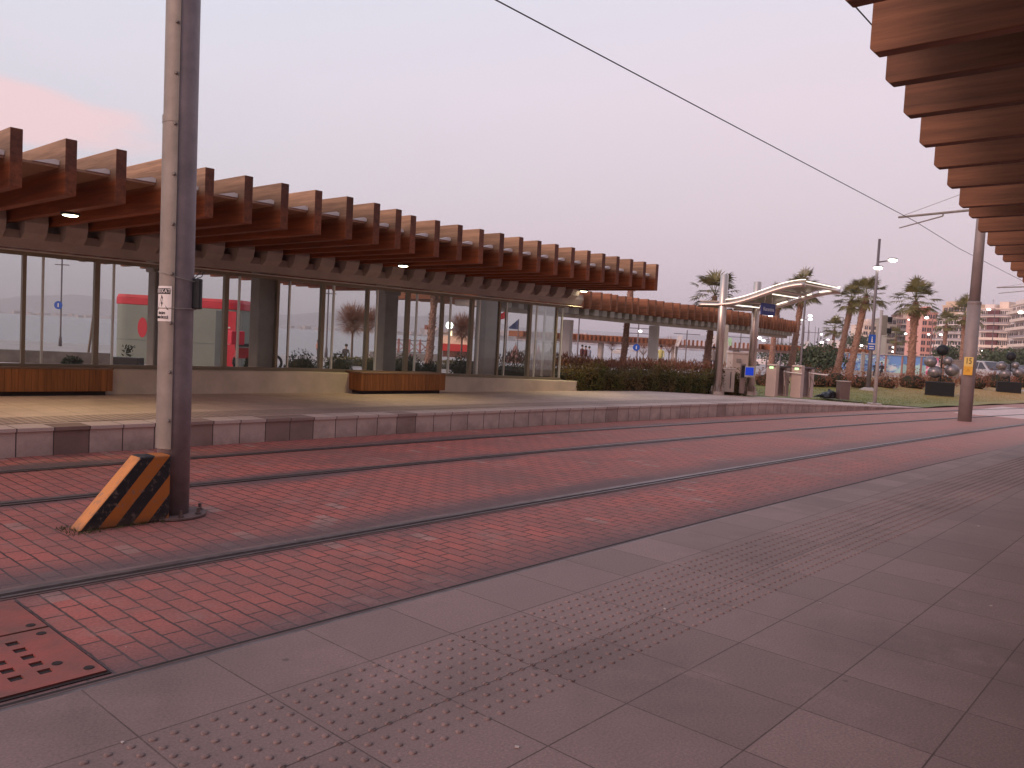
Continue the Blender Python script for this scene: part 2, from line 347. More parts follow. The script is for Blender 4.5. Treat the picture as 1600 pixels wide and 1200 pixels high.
M_BRICK = brick_mat(); M_SLAB = slab_mat('platform_slabs'); M_FSLAB = slab_mat('far_platform_slabs', pitch=(.36, .36), off=(0, .05), c1=(.66, .47, .40), c2=(.60, .42, .36))
M_RIB = slab_mat('ribbed_slabs', pitch=(.36, .36), off=(0, .05), c1=(.56, .39, .33), c2=(.50, .34, .29), ribs=2*pi/.09)
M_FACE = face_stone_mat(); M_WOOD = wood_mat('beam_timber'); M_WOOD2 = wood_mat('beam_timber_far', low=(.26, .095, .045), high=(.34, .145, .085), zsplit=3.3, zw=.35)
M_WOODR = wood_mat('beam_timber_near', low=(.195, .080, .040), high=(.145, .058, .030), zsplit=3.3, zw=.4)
M_END = wood_mat('beam_end_shaded', low=(.21, .062, .027), high=(.15, .055, .034))  # oiled end grain, coloured darker to carry the shade on the track-facing ends
M_BENCHW = wood_mat('bench_timber', low=(.30, .105, .032), high=(.33, .12, .04), zsplit=.55, zw=.2, axis='Z')
M_GLASS = glass_mat(); M_STRIPE = stripe_mat(); M_MURAL = mural_mat(); M_HILL = hill_mat(); M_SEA = sea_mat()
M_CONC = mat('pale_concrete', (.42, .37, .34), .8, var=.14, vs=2.2, bump=.2)
M_CONCD = mat('shaded_concrete', (.40, .32, .29), .8, var=.12, vs=2.5, bump=.2)
M_PLINTH = mat('plinth_concrete', (.60, .47, .37), .8, var=.16, vs=1.6, bump=.25)
M_PLAZA = slab_mat('plaza_paving', pitch=(.6, .6), c1=(.50, .43, .41), c2=(.45, .385, .37))
M_STEEL = mat('galvanised_steel', (.27, .235, .21), .6, .3, var=.14, vs=6, bump=.12, bs=60)
M_STEELD = mat('dark_pole_paint', (.24, .185, .19), .55, .2, var=.2, vs=5, bump=.1, bs=50)
M_STAIN = mat('stainless_steel', (.62, .52, .47), .3, .9, var=.06, vs=8, stretch=(1, 1, 6))
M_POST = mat('bronze_frame', (.24, .19, .13), .45, .5, var=.1)
M_POSTL = mat('light_frame', (.62, .58, .50), .4, .6, var=.08)
M_BLACK = mat('black_plastic', (.015, .015, .018), .4, var=.2)
M_RAIL = mat('rail_steel', (.20, .155, .155), .38, .7, var=.25, vs=9)
M_GROOVE = mat('groove_dark', (.030, .020, .020), .95, var=.3)
M_BED = mat('rail_bed_mortar', (.17, .105, .098), .7, var=.25, vs=4, bump=.2)
M_PLATE = mat('roof_panel_metal', (.42, .25, .17), .5, .1, var=.12)
M_WHITE = mat('white_paint', (.75, .70, .68), .5, var=.05)
M_LAMPW = mat('warm_lamp', (1, 1, 1), emit=(1, .93, .62), es=14, var=0)
M_TUBE = mat('tube_lamp', (1, 1, 1), emit=(1, .88, .72), es=1.7, var=0)
M_STRL = mat('street_lamp_glow', (1, 1, 1), emit=(1, .94, .84), es=7, var=0)
M_COOL = mat('cool_lamp_glow', (1, 1, 1), emit=(.9, 1, .86), es=7, var=0)
M_GREENL = mat('green_display', (.1, .3, .1), emit=(.62, 1, .45), es=1.6, var=0)
M_BLUES = mat('blue_sign_paint', (.025, .035, .20), .45, var=.08)
M_BLUE2 = mat('bright_blue_paint', (.02, .10, .48), .45, var=.06)
M_RED = mat('red_paint', (.62, .035, .06), .45, var=.1)
M_KGREEN = mat('kiosk_green', (.245, .275, .235), .55, var=.08, vs=1.2)
M_KGREY = mat('kiosk_dark_panel', (.115, .135, .14), .5, var=.1)
M_YEL = mat('yellow_sign', (.74, .52, .15), .5, var=.05); M_YEL2 = mat('amber_sign', (.72, .38, .04), .5, var=.05)
M_LAWN = leaf_mat('lawn_green', (.12, .155, .030), (.25, .21, .06))
_t = M_LAWN.node_tree; _b = _t.nodes['Principled BSDF']; _src = _b.inputs['Base Color'].links[0].from_socket
_g = _t.nodes.new('ShaderNodeNewGeometry'); _sp = _t.nodes.new('ShaderNodeSeparateXYZ'); _t.links.new(_g.outputs['Position'], _sp.inputs[0])
_mr = _t.nodes.new('ShaderNodeMapRange'); _t.links.new(_sp.outputs[0], _mr.inputs[0]); _mr.inputs[1].default_value = 31; _mr.inputs[2].default_value = 46; _mr.inputs[4].default_value = .75
_mx = _t.nodes.new('ShaderNodeMixRGB'); _t.links.new(_mr.outputs[0], _mx.inputs[0]); _t.links.new(_src, _mx.inputs[1]); _mx.inputs[2].default_value = (.46, .27, .11, 1); _t.links.new(_mx.outputs[0], _b.inputs['Base Color'])
M_LEAFG = leaf_mat('hedge_green', (.085, .095, .022), (.20, .115, .045)); M_LEAFR = leaf_mat('hedge_russet', (.20, .075, .045), (.30, .14, .085))
M_LEAFD = leaf_mat('shrub_dark', (.012, .022, .012), (.035, .05, .022)); M_LEAFT = leaf_mat('tree_green', (.06, .085, .045), (.10, .115, .065))
M_PALM = leaf_mat('palm_green', (.12, .12, .045), (.21, .18, .08)); M_BARK = mat('palm_bark', (.15, .070, .052), .9, col2=(.46, .28, .21), vs=9, stretch=(1, 1, 3), bump=.6, bs=14)
M_TWIG = mat('bare_twigs', (.29, .125, .07), .9, var=.3); M_TRUNK = mat('tree_trunk', (.17, .12, .10), .9, var=.25, vs=6)
M_SKIN = mat('skin', (.45, .26, .19), .6, var=.03)

# ------------------------------------------------------------------ mesh helpers
class MB:
    def __init__(s): s.v = []; s.f = []; s.mi = []
    def add(s, vs, fs, mi=0):
        k = len(s.v); s.v += [tuple(v) for v in vs]; s.f += [tuple(i + k for i in f) for f in fs]; s.mi += [mi]*len(fs); return s
    def box(s, c, size, rz=0., mi=0, top=1.0):
        a, b, h = size[0]/2, size[1]/2, size[2]/2
        vs = []
        for z, k in ((-h, 1.), (h, top)):
            for x, y in ((-a, -b), (a, -b), (a, b), (-a, b)):
                x *= k; y *= k
                vs.append((c[0] + x*cos(rz) - y*sin(rz), c[1] + x*sin(rz) + y*cos(rz), c[2] + z))
        return s.add(vs, [(0, 3, 2, 1), (4, 5, 6, 7), (0, 1, 5, 4), (1, 2, 6, 5), (2, 3, 7, 6), (3, 0, 4, 7)], mi)
    def bb(s, x0, x1, y0, y1, z0, z1, mi=0):
        return s.box(((x0+x1)/2, (y0+y1)/2, (z0+z1)/2), (abs(x1-x0), abs(y1-y0), abs(z1-z0)), mi=mi)
    def tube(s, p0, p1, r0, r1=None, seg=10, caps=True, mi=0):
        r1 = r0 if r1 is None else r1
        p0 = Vector(p0); p1 = Vector(p1); d = (p1-p0).normalized()
        u = d.orthogonal().normalized(); w = d.cross(u)
        vs = []
        for p, r in ((p0, r0), (p1, r1)):
            for i in range(seg):
                a = 2*pi*i/seg; vs.append(p + (u*cos(a) + w*sin(a))*r)
        fs = [(i, (i+1) % seg, seg + (i+1) % seg, seg + i) for i in range(seg)]
        if caps: fs += [tuple(range(seg))[::-1], tuple(range(seg, 2*seg))]
        return s.add(vs, fs, mi)
    def path(s, pts, r, seg=8, mi=0):
        for a, b in zip(pts, pts[1:]): s.tube(a, b, r, r, seg, True, mi)
        return s
    def sweep(s, pts, r, seg=10, mi=0):
        pts = [Vector(p) for p in pts]; n = len(pts); vs = []
        for i, p in enumerate(pts):
            d = (pts[min(n-1, i+1)] - pts[max(0, i-1)]).normalized(); u = d.cross(Vector((0, 0, 1)))
            u = (u if u.length > 1e-4 else d.orthogonal()).normalized(); w = d.cross(u)
            for k in range(seg):
                a = 2*pi*k/seg; vs.append(p + (u*cos(a) + w*sin(a))*r)
        fs = [(i*seg+k, i*seg+(k+1) % seg, (i+1)*seg+(k+1) % seg, (i+1)*seg+k) for i in range(n-1) for k in range(seg)]
        fs += [tuple(range(seg))[::-1], tuple((n-1)*seg+k for k in range(seg))]
        return s.add(vs, fs, mi)
    def lathe(s, c, prof, seg=16, mi=0):
        vs = []; n = len(prof)
        for r, z in prof:
            for i in range(seg):
                a = 2*pi*i/seg; vs.append((c[0] + r*cos(a), c[1] + r*sin(a), c[2] + z))
        fs = [(j*seg+i, j*seg+(i+1) % seg, (j+1)*seg+(i+1) % seg, (j+1)*seg+i) for j in range(n-1) for i in range(seg)]
        fs += [tuple(range(seg))[::-1], tuple((n-1)*seg+i for i in range(seg))]
        return s.add(vs, fs, mi)
    def ball(s, c, r, seg=12, rings=8, sq=(1, 1, 1), mi=0):
        prof = []
        vs = []; 
        for j in range(rings+1):
            th = pi*j/rings
            for i in range(seg):
                a = 2*pi*i/seg
                vs.append((c[0] + r*sq[0]*sin(th)*cos(a), c[1] + r*sq[1]*sin(th)*sin(a), c[2] + r*sq[2]*cos(th)))
        fs = [(j*seg+i, (j+1)*seg+i, (j+1)*seg+(i+1) % seg, j*seg+(i+1) % seg) for j in range(rings) for i in range(seg)]
        return s.add(vs, fs, mi)
    def prism(s, poly, a, b):
        """poly points (Vector) extruded from offset a to offset b (Vectors)"""
        n = len(poly); vs = [Vector(p)+Vector(a) for p in poly] + [Vector(p)+Vector(b) for p in poly]
        fs = [tuple(range(n))[::-1], tuple(range(n, 2*n))] + [(i, (i+1) % n, n+(i+1) % n, n+i) for i in range(n)]
        return s.add(vs, fs)
    def leaf(s, p, d, w, l, mi=0):
        d = Vector(d).normalized(); u = d.orthogonal().normalized(); a = random.uniform(0, 2*pi)
        u = (u*cos(a) + d.cross(u)*sin(a))*w/2; p = Vector(p)
        return s.add([p, p + d*l*.45 + u, p + d*l, p + d*l*.45 - u], [(0, 1, 2, 3)], mi)
    def build(s, name, m, parent=None, smooth=False, bevel=0.):
        me = bpy.data.meshes.new(name); me.from_pydata(s.v, [], s.f)
        for x in (m if isinstance(m, (list, tuple)) else [m]): me.materials.append(x)
        if isinstance(m, (list, tuple)): me.polygons.foreach_set('material_index', s.mi)
        if smooth: me.polygons.foreach_set('use_smooth', [True]*len(me.polygons))
        bm = bmesh.new(); bm.from_mesh(me); bmesh.ops.recalc_face_normals(bm, faces=bm.faces) if len(bm.faces) < 4000 else None
        bm.to_mesh(me); bm.free()
        return link(me, name, parent, bevel)
def chain(o):
    M = Matrix.Identity(4)
    while o is not None: M = o.matrix_basis @ M; o = o.parent
    return M
def link(me, name, parent=None, bevel=0.):
    o = bpy.data.objects.new(name, me); COL.objects.link(o)
    if parent is not None:
        me.transform(chain(parent).inverted()); o.parent = parent
    if bevel:
        b = o.modifiers.new('bevel', 'BEVEL'); b.width = bevel; b.segments = 2; b.limit_method = 'ANGLE'
    return o
def thing(name, label, cat, loc=(0, 0, 0), rz=0., group=None):
    o = bpy.data.objects.new(name, None); COL.objects.link(o); o.location = loc; o.rotation_euler = (0, 0, rz); o.empty_display_size = .2
    o['label'] = label; o['category'] = cat
    if group: o['group'] = group
    return o
def tag(o, label, cat, group=None, kind=None):
    o['label'] = label; o['category'] = cat
    if group: o['group'] = group
    if kind: o['kind'] = kind
    return o
def struct(o): o['kind'] = 'structure'; return o
def dup(root, loc, rz=0., label=None, group=None, scale=1.):
    def rec(o, par):
        c = o.copy(); COL.objects.link(c)
        if par is not None: c.parent = par; c.matrix_parent_inverse = Matrix.Identity(4)
        for ch in [q for q in list(o.children)]: rec(ch, c)
        return c
    r = rec(root, None); r.location = loc; r.rotation_euler = (0, 0, rz); r.scale = (scale,)*3
    if label: r['label'] = label
    if group: r['group'] = group
    return r
def text_mesh(txt, size, fn, extrude=0.002, align='CENTER'):
    """lettering as a mesh; fn maps flat (x, y, z) lettering coordinates into the world"""
    cu = bpy.data.curves.new('t', 'FONT'); cu.body = txt; cu.size = size; cu.align_x = align; cu.align_y = 'CENTER'; cu.extrude = extrude; cu.resolution_u = 3
    o = bpy.data.objects.new('t', cu); COL.objects.link(o)
    dg = bpy.context.evaluated_depsgraph_get(); me = bpy.data.meshes.new_from_object(o.evaluated_get(dg))
    bpy.data.objects.remove(o); bpy.data.curves.remove(cu)
    for v in me.vertices: v.co = fn(v.co)
    return me
def strip(pts, w, z, name, m, parent=None, zt=None):
    pass

# ------------------------------------------------------------------ ground, water, hills
def quay(az_px):
    pts = [(-2500, 42), (450, 42), (640, 40), (700, 31), (900, 26), (1120, 25), (1165, 6)]
    for (a, oa), (b, ob) in zip(pts, pts[1:]):
        if a <= az_px <= b: return oa + (ob-oa)*(az_px-a)/(b-a)
    return 42 if az_px < 0 else None
def ground_mesh():
    m = MB(); rings = [0, .5, 1.5, 3, 5, 7, 9, 9.5, 10.5, 12, 13, 14, 16, 20, 26, 32, 40, 50, 62, 80, 110, 160, 240, 400, 650]
    cols = []
    for px in range(-2400, 1600, 25):
        off = quay(px)
        d = ray(px, HOR + tan(ROLL)*(px-800)); v = Vector((d.x, d.y)).normalized()
        R = 650
        if off is not None:
            p = at_ground(px, HOR + tan(ROLL)*(px-800) + off); R = min(650, sqrt(p.x**2+p.y**2))
        cols.append((v, R))
    last = atan2(cols[-1][0].y, cols[-1][0].x); first = atan2(cols[0][0].y, cols[0][0].x)
    a = last
    while a > first - 2*pi + .1:
        a -= .08; cols.append((Vector((cos(a), sin(a))), 650))
    nr = len(rings)
    for v, R in cols:
        for r in rings:
            q = min(r, R) if r < R else R
            q = R*(r/650) if R < 60 else min(r, R)
            if R < 60: q = min(r, R)
            m.v.append((v.x*q, v.y*q, gz(v.y*q)))
    n = len(cols)
    for i in range(n):
        j = (i+1) % n
        for k in range(nr-1):
            f = (i*nr+k, j*nr+k, j*nr+k+1, i*nr+k+1)
            if (Vector(m.v[f[0]])-Vector(m.v[f[3]])).length < 1e-4 and (Vector(m.v[f[1]])-Vector(m.v[f[2]])).length < 1e-4: continue
            m.f.append(f); m.mi.append(0)
    # sea wall: drop from the quay edge
    k0 = len(m.v)
    for v, R in cols: m.v.append((v.x*R, v.y*R, -2.0))
    for i in range(n):
        j = (i+1) % n
        m.f.append((i*nr+nr-1, j*nr+nr-1, k0+j, k0+i)); m.mi.append(0)
    return m
struct(ground_mesh().build('ground', M_PLAZA))
m = MB(); m.bb(-9000, 9000, -9000, 9000, -3.0, -1.4); struct(m.build('sea', M_SEA))

def ridge(px0, px1, d0, hs, name, seed):
    random.seed(seed); m = MB(); n = 90; rows = 7
    ph = [random.uniform(0, 6) for _ in range(6)]
    for i in range(n+1):
        t = i/n; px = px0 + (px1-px0)*t
        h = hs(t)*(1 + .16*sin(9*t*pi+ph[0]) + .10*sin(23*t*pi+ph[1]) + .05*sin(51*t*pi+ph[2]))
        for j in range(rows):
            s_ = j/(rows-1); dd = d0*(1 + .45*s_)
            p = at_depth(px, HOR + tan(ROLL)*(px-800), dd)
            m.v.append((p.x, p.y, -1.4 + (h+2)*sin(min(1, s_*1.25)*pi/2)**1.2*(1 + .12*sin(31*t+5*s_+ph[3]))))
    for i in range(n):
        for j in range(rows-1):
            a = i*rows+j; m.f.append((a, a+1, a+rows+1, a+rows)); m.mi.append(0)
    struct(m.build(name, M_HILL, smooth=True))
ridge(-900, 1500, 4200, lambda t: 70 + 45*sin(pi*t), 'hills', 3)
random.seed(11)

# ------------------------------------------------------------------ track bed and platforms
def nearY(x): return 2.688 - .0016*x*x
def farY(x): return 9.40 - .0026*x*x
def bed():
    m = MB(); xs = [-30 + i*1.0 for i in range(100)]
    for x in xs:
        yt = max(farY(x), farY(30)-.2*(x-30)) if x > 30 else farY(x)
        yt = farY(x) if x < 24 else farY(24) - .10*(x-24)
        m.v += [(x, (-9 if x < 30 else -9), 0), (x, yt + .02, 0)]
    for i in range(len(xs)-1):
        m.f.append((2*i, 2*i+2, 2*i+3, 2*i+1)); m.mi.append(0)
    return m
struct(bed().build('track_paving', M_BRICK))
def ribbon(y_of, w, z, x0, x1, step=.5):
    m = MB(); n = int((x1-x0)/step)
    for i in range(n+1):
        x = x0 + (x1-x0)*i/n; y = y_of(x); m.v += [(x, y-w/2, z), (x, y+w/2, z)]
    for i in range(n): m.f.append((2*i, 2*i+2, 2*i+3, 2*i+1)); m.mi.append(0)
    return m
rails = [(lambda x: 3.32 - .0015*x*x, 'grooved tram rail hidden under the near platform edge'),
         (lambda x: 4.79 - .0014*x*x, 'grooved tram rail nearest the pole, shiny strip across the foreground paving'),
         (lambda x: 7.12 - .0026*x*x, 'tram rail behind the near pole, third rail from the camera'),
         (lambda x: 8.58 - .0026*x*x, 'farthest tram rail, running closest to the opposite platform face')]
for i, (fy, lab) in enumerate(rails):
    t = thing('tram_rail', lab, 'rail', (0, fy(0), 0), 0, 'tram rails set in the red paving')
    ribbon(fy, (.19, .20, .14, .13)[i], .004, -12, 62).build('rail_bed', M_BED, t)
    if not i: ribbon(lambda x: fy(x) + .05, .022, .0175, -12, 62).build('edge_line', M_GROOVE, t)  # thin dark ribbon along the foot of the near platform edge
    ribbon(lambda x: fy(x) - .036, .024, .008, -12, 62).build('groove', M_GROOVE, t)
    mm = MB(); n = 148
    for k in range(n+1):
        x = -12 + .5*k; y = fy(x)
        mm.v += [(x, y-.022, .004), (x, y-.020, .014), (x, y+.030, .014), (x, y+.033, .004)]
    for k in range(n):
        for j in range(3): mm.f.append((4*k+j, 4*k+4+j, 4*k+5+j, 4*k+1+j)); mm.mi.append(0)
    mm.build('rail_head', M_RAIL, t)
    ribbon(lambda x: fy(x) - .070, .022, .0115, -12, 62).build('guard_lip', M_RAIL, t)
# near platform: slab top, stone kerb face, tactile studs
def near_platform():
    m = MB(); xs = [-12 + i*.5 for i in range(160)]
    for x in xs: m.v += [(x, -12, .3), (x, nearY(x), .3), (x, nearY(x), -.01)]
    for i in range(len(xs)-1):
        a = 3*i; m.f += [(a, a+3, a+4, a+1), (a+1, a+4, a+5, a+2)]; m.mi += [0, 0]
    return m
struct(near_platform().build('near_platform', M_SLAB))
def studs():
    m = MB(); seg = 8
    prof = [(.0125, 0), (.0112, .0032), (.0065, .0050)]
    nx = 420
    for i in range(-50, nx):
        x = 1.425 + .0622*i
        far_ = x > 9
        for j in range(10):
            y = 2.224 - .0616*j - .0016*x*x + .0016*1.8*1.8
            if random.random() < .012: continue
            sg = 5 if far_ else seg
            vs = []
            for r, z in prof:
                for k in range(sg):
                    a = 2*pi*k/sg; vs.append((x + r*cos(a), y + r*sin(a), .3 + z))
            fs = [(q*sg+k, q*sg+(k+1) % sg, (q+1)*sg+(k+1) % sg, (q+1)*sg+k) for q in range(2) for k in range(sg)] + [tuple(2*sg+k for k in range(sg))]
            m.add(vs, fs)
    return m
o = studs().build('tactile_paving', M_SLAB, smooth=True); o['kind'] = 'stuff'; o['label'] = 'raised tactile studs along the near platform edge'; o['category'] = 'tactile paving'
# far platform
def fz(x): return .3 if x < 19 else max(.012, .3 - .288*(x-19)/9)
def Yw(x): return 13.3 - .08*(x-3.9)
def far_top(y0, y1, z_add, name, mm_, x0=-14, x1=28.5):
    m = MB(); xs = [x0 + i*.5 for i in range(int((x1-x0)/.5)+1)]
    for x in xs: m.v += [(x, y0(x), fz(x)+z_add), (x, y1(x), fz(x)+z_add)]
    for i in range(len(xs)-1): m.f.append((2*i, 2*i+2, 2*i+3, 2*i+1)); m.mi.append(0)
    return m.build(name, mm_)
def farback(x): return Yw(x) + 1.2 if x < 16 else max(12.4 - .17*(x-16), farY(x) + .9)
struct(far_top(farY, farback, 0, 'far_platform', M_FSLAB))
struct(far_top(lambda x: farY(x)+.42, lambda x: farY(x)+1.05, .004, 'ribbed_paving', M_RIB, x1=19))
m = MB(); xs = [-14 + .5*i for i in range(86)]
for x in xs: m.v += [(x, farY(x)+.012, -.01), (x, farY(x)+.012, fz(x)-.035), (x, farY(x)-.012, fz(x)-.035), (x, farY(x)-.012, fz(x)+.003), (x, farY(x)+.33, fz(x)+.003)]
for i in range(len(xs)-1):
    a = 5*i
    for j in range(4): m.f.append((a+j, a+5+j, a+6+j, a+1+j)); m.mi.append(0)
struct(m.build('platform_kerb', M_FACE))
# end slope of the platform toward the lawn (side of the back edge)
# crossing slab beyond the second pole
m = MB(); m.bb(27.5, 34.5, 1.2, 6.2, 0.0, .006); m.bb(27.42, 27.5, 1.2, 6.2, 0.0, .009)
struct(m.build('crossing', mat('crossing_concrete', (.62, .46, .43), .8, var=.1)))
# lawn
def lawn():
    m = MB(); nx, ny = 60, 14
    for i in range(nx+1):
        x = 21.5 + i*(75-21.5)/nx
        yl = farY(24) - .10*(x-24) - .15 if x > 28 else farback(28)+.05 - (x-26.5)*.6 if x > 26.5 else farback(min(x, 28)) + .05
        for j in range(ny+1):
            y = yl + (20 - yl)*j/ny
            z = max(gz(y), .0) + .035 + .02*sin(x*1.3)*sin(y*1.1)
            m.v.append((x, y, z))
    for i in range(nx):
        for j in range(ny):
            a = i*(ny+1)+j; m.f.append((a, a+ny+1, a+ny+2, a+1)); m.mi.append(0)
    return m
struct(lawn().build('lawn', M_LAWN, smooth=True))
m = MB()
for _ in range(15000):
    x = 22 + 33*random.random()**1.3; yl = farY(24) - .1*(x-24) + .5 if x > 26.5 else farback(x) + .1
    y = yl + 5*random.random()
    m.leaf((x, y, max(gz(y), 0)+.03), (random.uniform(-.4, .4), random.uniform(-.4, .4), 1), .012, random.uniform(.03, .07))
tag(m.build('grass', M_LAWN), 'short patchy grass beyond the end of the opposite platform', 'grass', kind='stuff')

# ------------------------------------------------------------------ drain cover, lower left
def drain():
    t = thing('drain_cover', 'red perforated metal drain cover with square holes beside the near platform edge', 'drain cover', (1.0, 4.0, 0))
    x1, x0 = 1.425, -.6
    def plate(y0, y1, holes):
        m = MB(); xs = sorted({x0, x1, *[h[0]-.026 for h in holes], *[h[0]+.026 for h in holes]}); ys = sorted({y0, y1, *[h[1]-.024 for h in holes], *[h[1]+.024 for h in holes]})
        for a, b in zip(xs, xs[1:]):
            for c, d in zip(ys, ys[1:]):
                cx, cy = (a+b)/2, (c+d)/2
                if any(abs(cx-h[0]) < .03 and abs(cy-h[1]) < .026 for h in holes): continue
                m.bb(a, b, c, d, .004, .012)
        return m
    hs = [(1.236, 4.009-.1*k) for k in range(5)] + [(1.127, 4.009-.1*k) for k in range(5)] + [(1.018, 4.009-.1*k) for k in range(5)]
    mr = mat('drain_red', (.15, .075, .06), .6, .1, col2=(.38, .085, .065), vs=2.4, bump=.3)
    plate(3.46, 4.125, hs).build('plate', mr, t); plate(4.145, 4.62, []).build('plate', mr, t)
    m = MB(); m.bb(x0, x1+.012, 3.44, 4.64, .001, .0045); m.build('pit', M_GROOVE, t)
    for x, y in ((1.38, 3.53), (1.37, 4.06), (1.37, 4.2), (.9, 3.53), (1.30, 3.66)):
        m = MB(); m.lathe((x, y, .012), [(.022, 0), (.020, .003)], 10); m.build('bolt', M_GROOVE, t)
drain()

m = MB()
for _ in range(13):
    x = random.uniform(.9, 9); y = random.uniform(.4, 2.6) if random.random() < .7 else random.uniform(3.6, 6.8); z = .3035 if y < 2.65 else .003
    m.box((x, y - (.0016*x*x if y > 3 else 0), z), (random.uniform(.004, .018), random.uniform(.003, .008), .004), random.uniform(0, 3))
tag(m.build('litter', mat('paper_scrap', (.48, .42, .40), .8)), 'tiny pale scraps and cigarette ends scattered on the paving', 'litter', kind='stuff')

# ------------------------------------------------------------------ near catenary pole and its impact barrier
P1 = Vector((2.965, 6.07, 0))
def near_pole():
    t = thing('catenary_pole', 'thick steel catenary pole in the foreground with danger plate and striped barrier at its foot', 'pole', P1, 0, 'catenary poles between the tracks')
    view = atan2(-P1.y, -P1.x)        # direction from pole to the viewer
    H = 7.2
    m = MB(); m.lathe(P1, [(.120, 0), (.119, 1), (.112, H), (.10, H+.01)], 28); m.build('shaft', M_STEELD, t, smooth=True)
    # pale half-round cover on the west side, seam facing the track
    def cover(z0, z1, r, name, m_):
        m = MB(); n = 44; a0 = view - .16; a1 = a0 - 2.7
        for z in (z0, z1):
            for i in range(n+1):
                a = a0 + (a1-a0)*i/n
                m.v.append((P1.x + r*cos(a), P1.y + r*sin(a), z))
        for i in range(n): m.f.append((i, i+1, n+2+i, n+1+i)); m.mi.append(0)
        # thickness lips
        k = len(m.v)
        for z in (z0, z1):
            for i in range(n+1):
                a = a0 + (a1-a0)*i/n
                m.v.append((P1.x + (r-.012)*cos(a), P1.y + (r-.012)*sin(a), z))
        for i in range(n): m.f += [(i, i+1, k+i+1, k+i), (n+1+i, n+2+i, k+n+2+i, k+n+1+i)]; m.mi += [0, 0]
        m.f += [(0, n+1, k+n+1, k), (n, 2*n+1, k+2*n+1, k+n)]; m.mi += [0, 0]
        return m.build(name, m_, t, smooth=False)
    o1 = cover(.53, 3.02, .132, 'cable_cover', M_STEEL); o2 = cover(3.02, H-.2, .128, 'cable_cover', M_STEEL)
    for o in (o1, o2):
        for p in o.data.polygons: p.use_smooth = False
    cover(2.99, 3.045, .135, 'joint_band', M_STEEL)
    a = view - .30
    for k in range(14):
        z = .75 + .37*k
        m = MB(); c = P1 + Vector((cos(a)*.139, sin(a)*.130, z)); m.tube(c, c + Vector((cos(a), sin(a), 0))*.018, .014, .010, 8); m.build('screw', M_STEEL, t)
    # danger plate wrapped round the cover
    R = .1345; ac = view - .93; hw = .085
    def wrap(u, z, d=0.): 
        an = ac + u/R
        return Vector((P1.x + (R+d)*cos(an), P1.y + (R+d)*sin(an), z))
    def sheet(u0, u1, z0, z1, d, name, m_, par):
        m = MB(); n = 10
        for z in (z0, z1):
            for i in range(n+1): m.v.append(tuple(wrap(u0+(u1-u0)*i/n, z, d)))
        for i in range(n): m.f.append((i, i+1, n+2+i, n+1+i)); m.mi.append(0)
        return m.build(name, m_, par, smooth=True)
    plate = sheet(-hw, hw, 1.50, 1.765, .001, 'warning_sign', M_WHITE, t)
    sheet(-.075, .075, 1.705, 1.748, .002, 'header', M_BLACK, plate)
    link(text_mesh('DİKKAT', .042, lambda c: wrap(c.x, 1.726 + c.y, .0028 + c.z)), 'lettering', plate).data.materials.append(M_WHITE)
    for txt, z, s in (('ÖLÜM', 1.560, .026), ('TEHLİKESİ', 1.528, .026)):
        link(text_mesh(txt, s, lambda c, z=z: wrap(c.x, z + c.y, .0028 + c.z)), 'lettering', plate).data.materials.append(M_BLACK)
    m = MB()
    tri = [(-.064, 1.585), (.064, 1.585), (0, 1.698)]; inn = [(-.048, 1.594), (.048, 1.594), (0, 1.679)]
    for i in range(3):
        j = (i+1) % 3; m.add([wrap(*tri[i], .003), wrap(*tri[j], .003), wrap(*inn[j], .003), wrap(*inn[i], .003)], [(0, 1, 2, 3)])
    m.add([wrap(*q, .003) for q in ((.006, 1.665), (-.012, 1.632), (0, 1.632), (-.006, 1.603), (.014, 1.640), (.002, 1.640))], [(0, 1, 2, 3, 4, 5)])
    m.build('symbol', M_BLACK, plate)
    # straps, box on the far side, wires
    rgt = Vector((sin(view), -cos(view), 0))*-1
    rgt = Vector((rt.x, rt.y, 0)).normalized()
    bc = P1 + rgt*.135 + Vector((0, .02, 1.722))
    m = MB(); m.box(bc, (.05, .12, .235), ANG*0 + .7); bx = m.build('control_box', M_BLACK, t, bevel=.01)
    for z, tilt in ((1.845, -.22), (1.60, 0.02)):
        m = MB(); n = 26
        pts = [Vector((P1.x + .136*cos(2*pi*i/n), P1.y + .136*sin(2*pi*i/n), z + tilt*.146*(cos(2*pi*i/n)*rgt.x + sin(2*pi*i/n)*rgt.y))) for i in range(n+1)]
        m.path(pts, .004, 5); m.build('strap', M_STEEL, t)
    m = MB(); p = bc + Vector((0, 0, .12))
    m.path([p, p + rgt*.03 + Vector((0, 0, .03)), p + rgt*.05 + Vector((0, 0, .055))], .0035, 5); m.path([p + rgt*.02, p + rgt*.055 + Vector((0, 0, .01)), p + rgt*.075 + Vector((0, 0, .05))], .0035, 5)
    m.build('loose_wire', M_BLACK, t)
    # base plate with bolts
    m = MB(); m.lathe(P1, [(.25, .005), (.25, .018)], 24); m.build('base_plate', M_BED, t)
    for k in range(8):
        an = view + .3 + k*2*pi/8; c = P1 + Vector((cos(an)*.21, sin(an)*.21, .015))
        m = MB(); m.tube(c, c + Vector((0, 0, .055)), .013, .013, 8); m.tube(c, c + Vector((0, 0, .018)), .022, .022, 6); m.build('anchor_bolt', M_RAIL, t)
    return t
np_ = near_pole(); np_.rotation_euler = (fw.x*-.0075, fw.y*-.0075, 0)
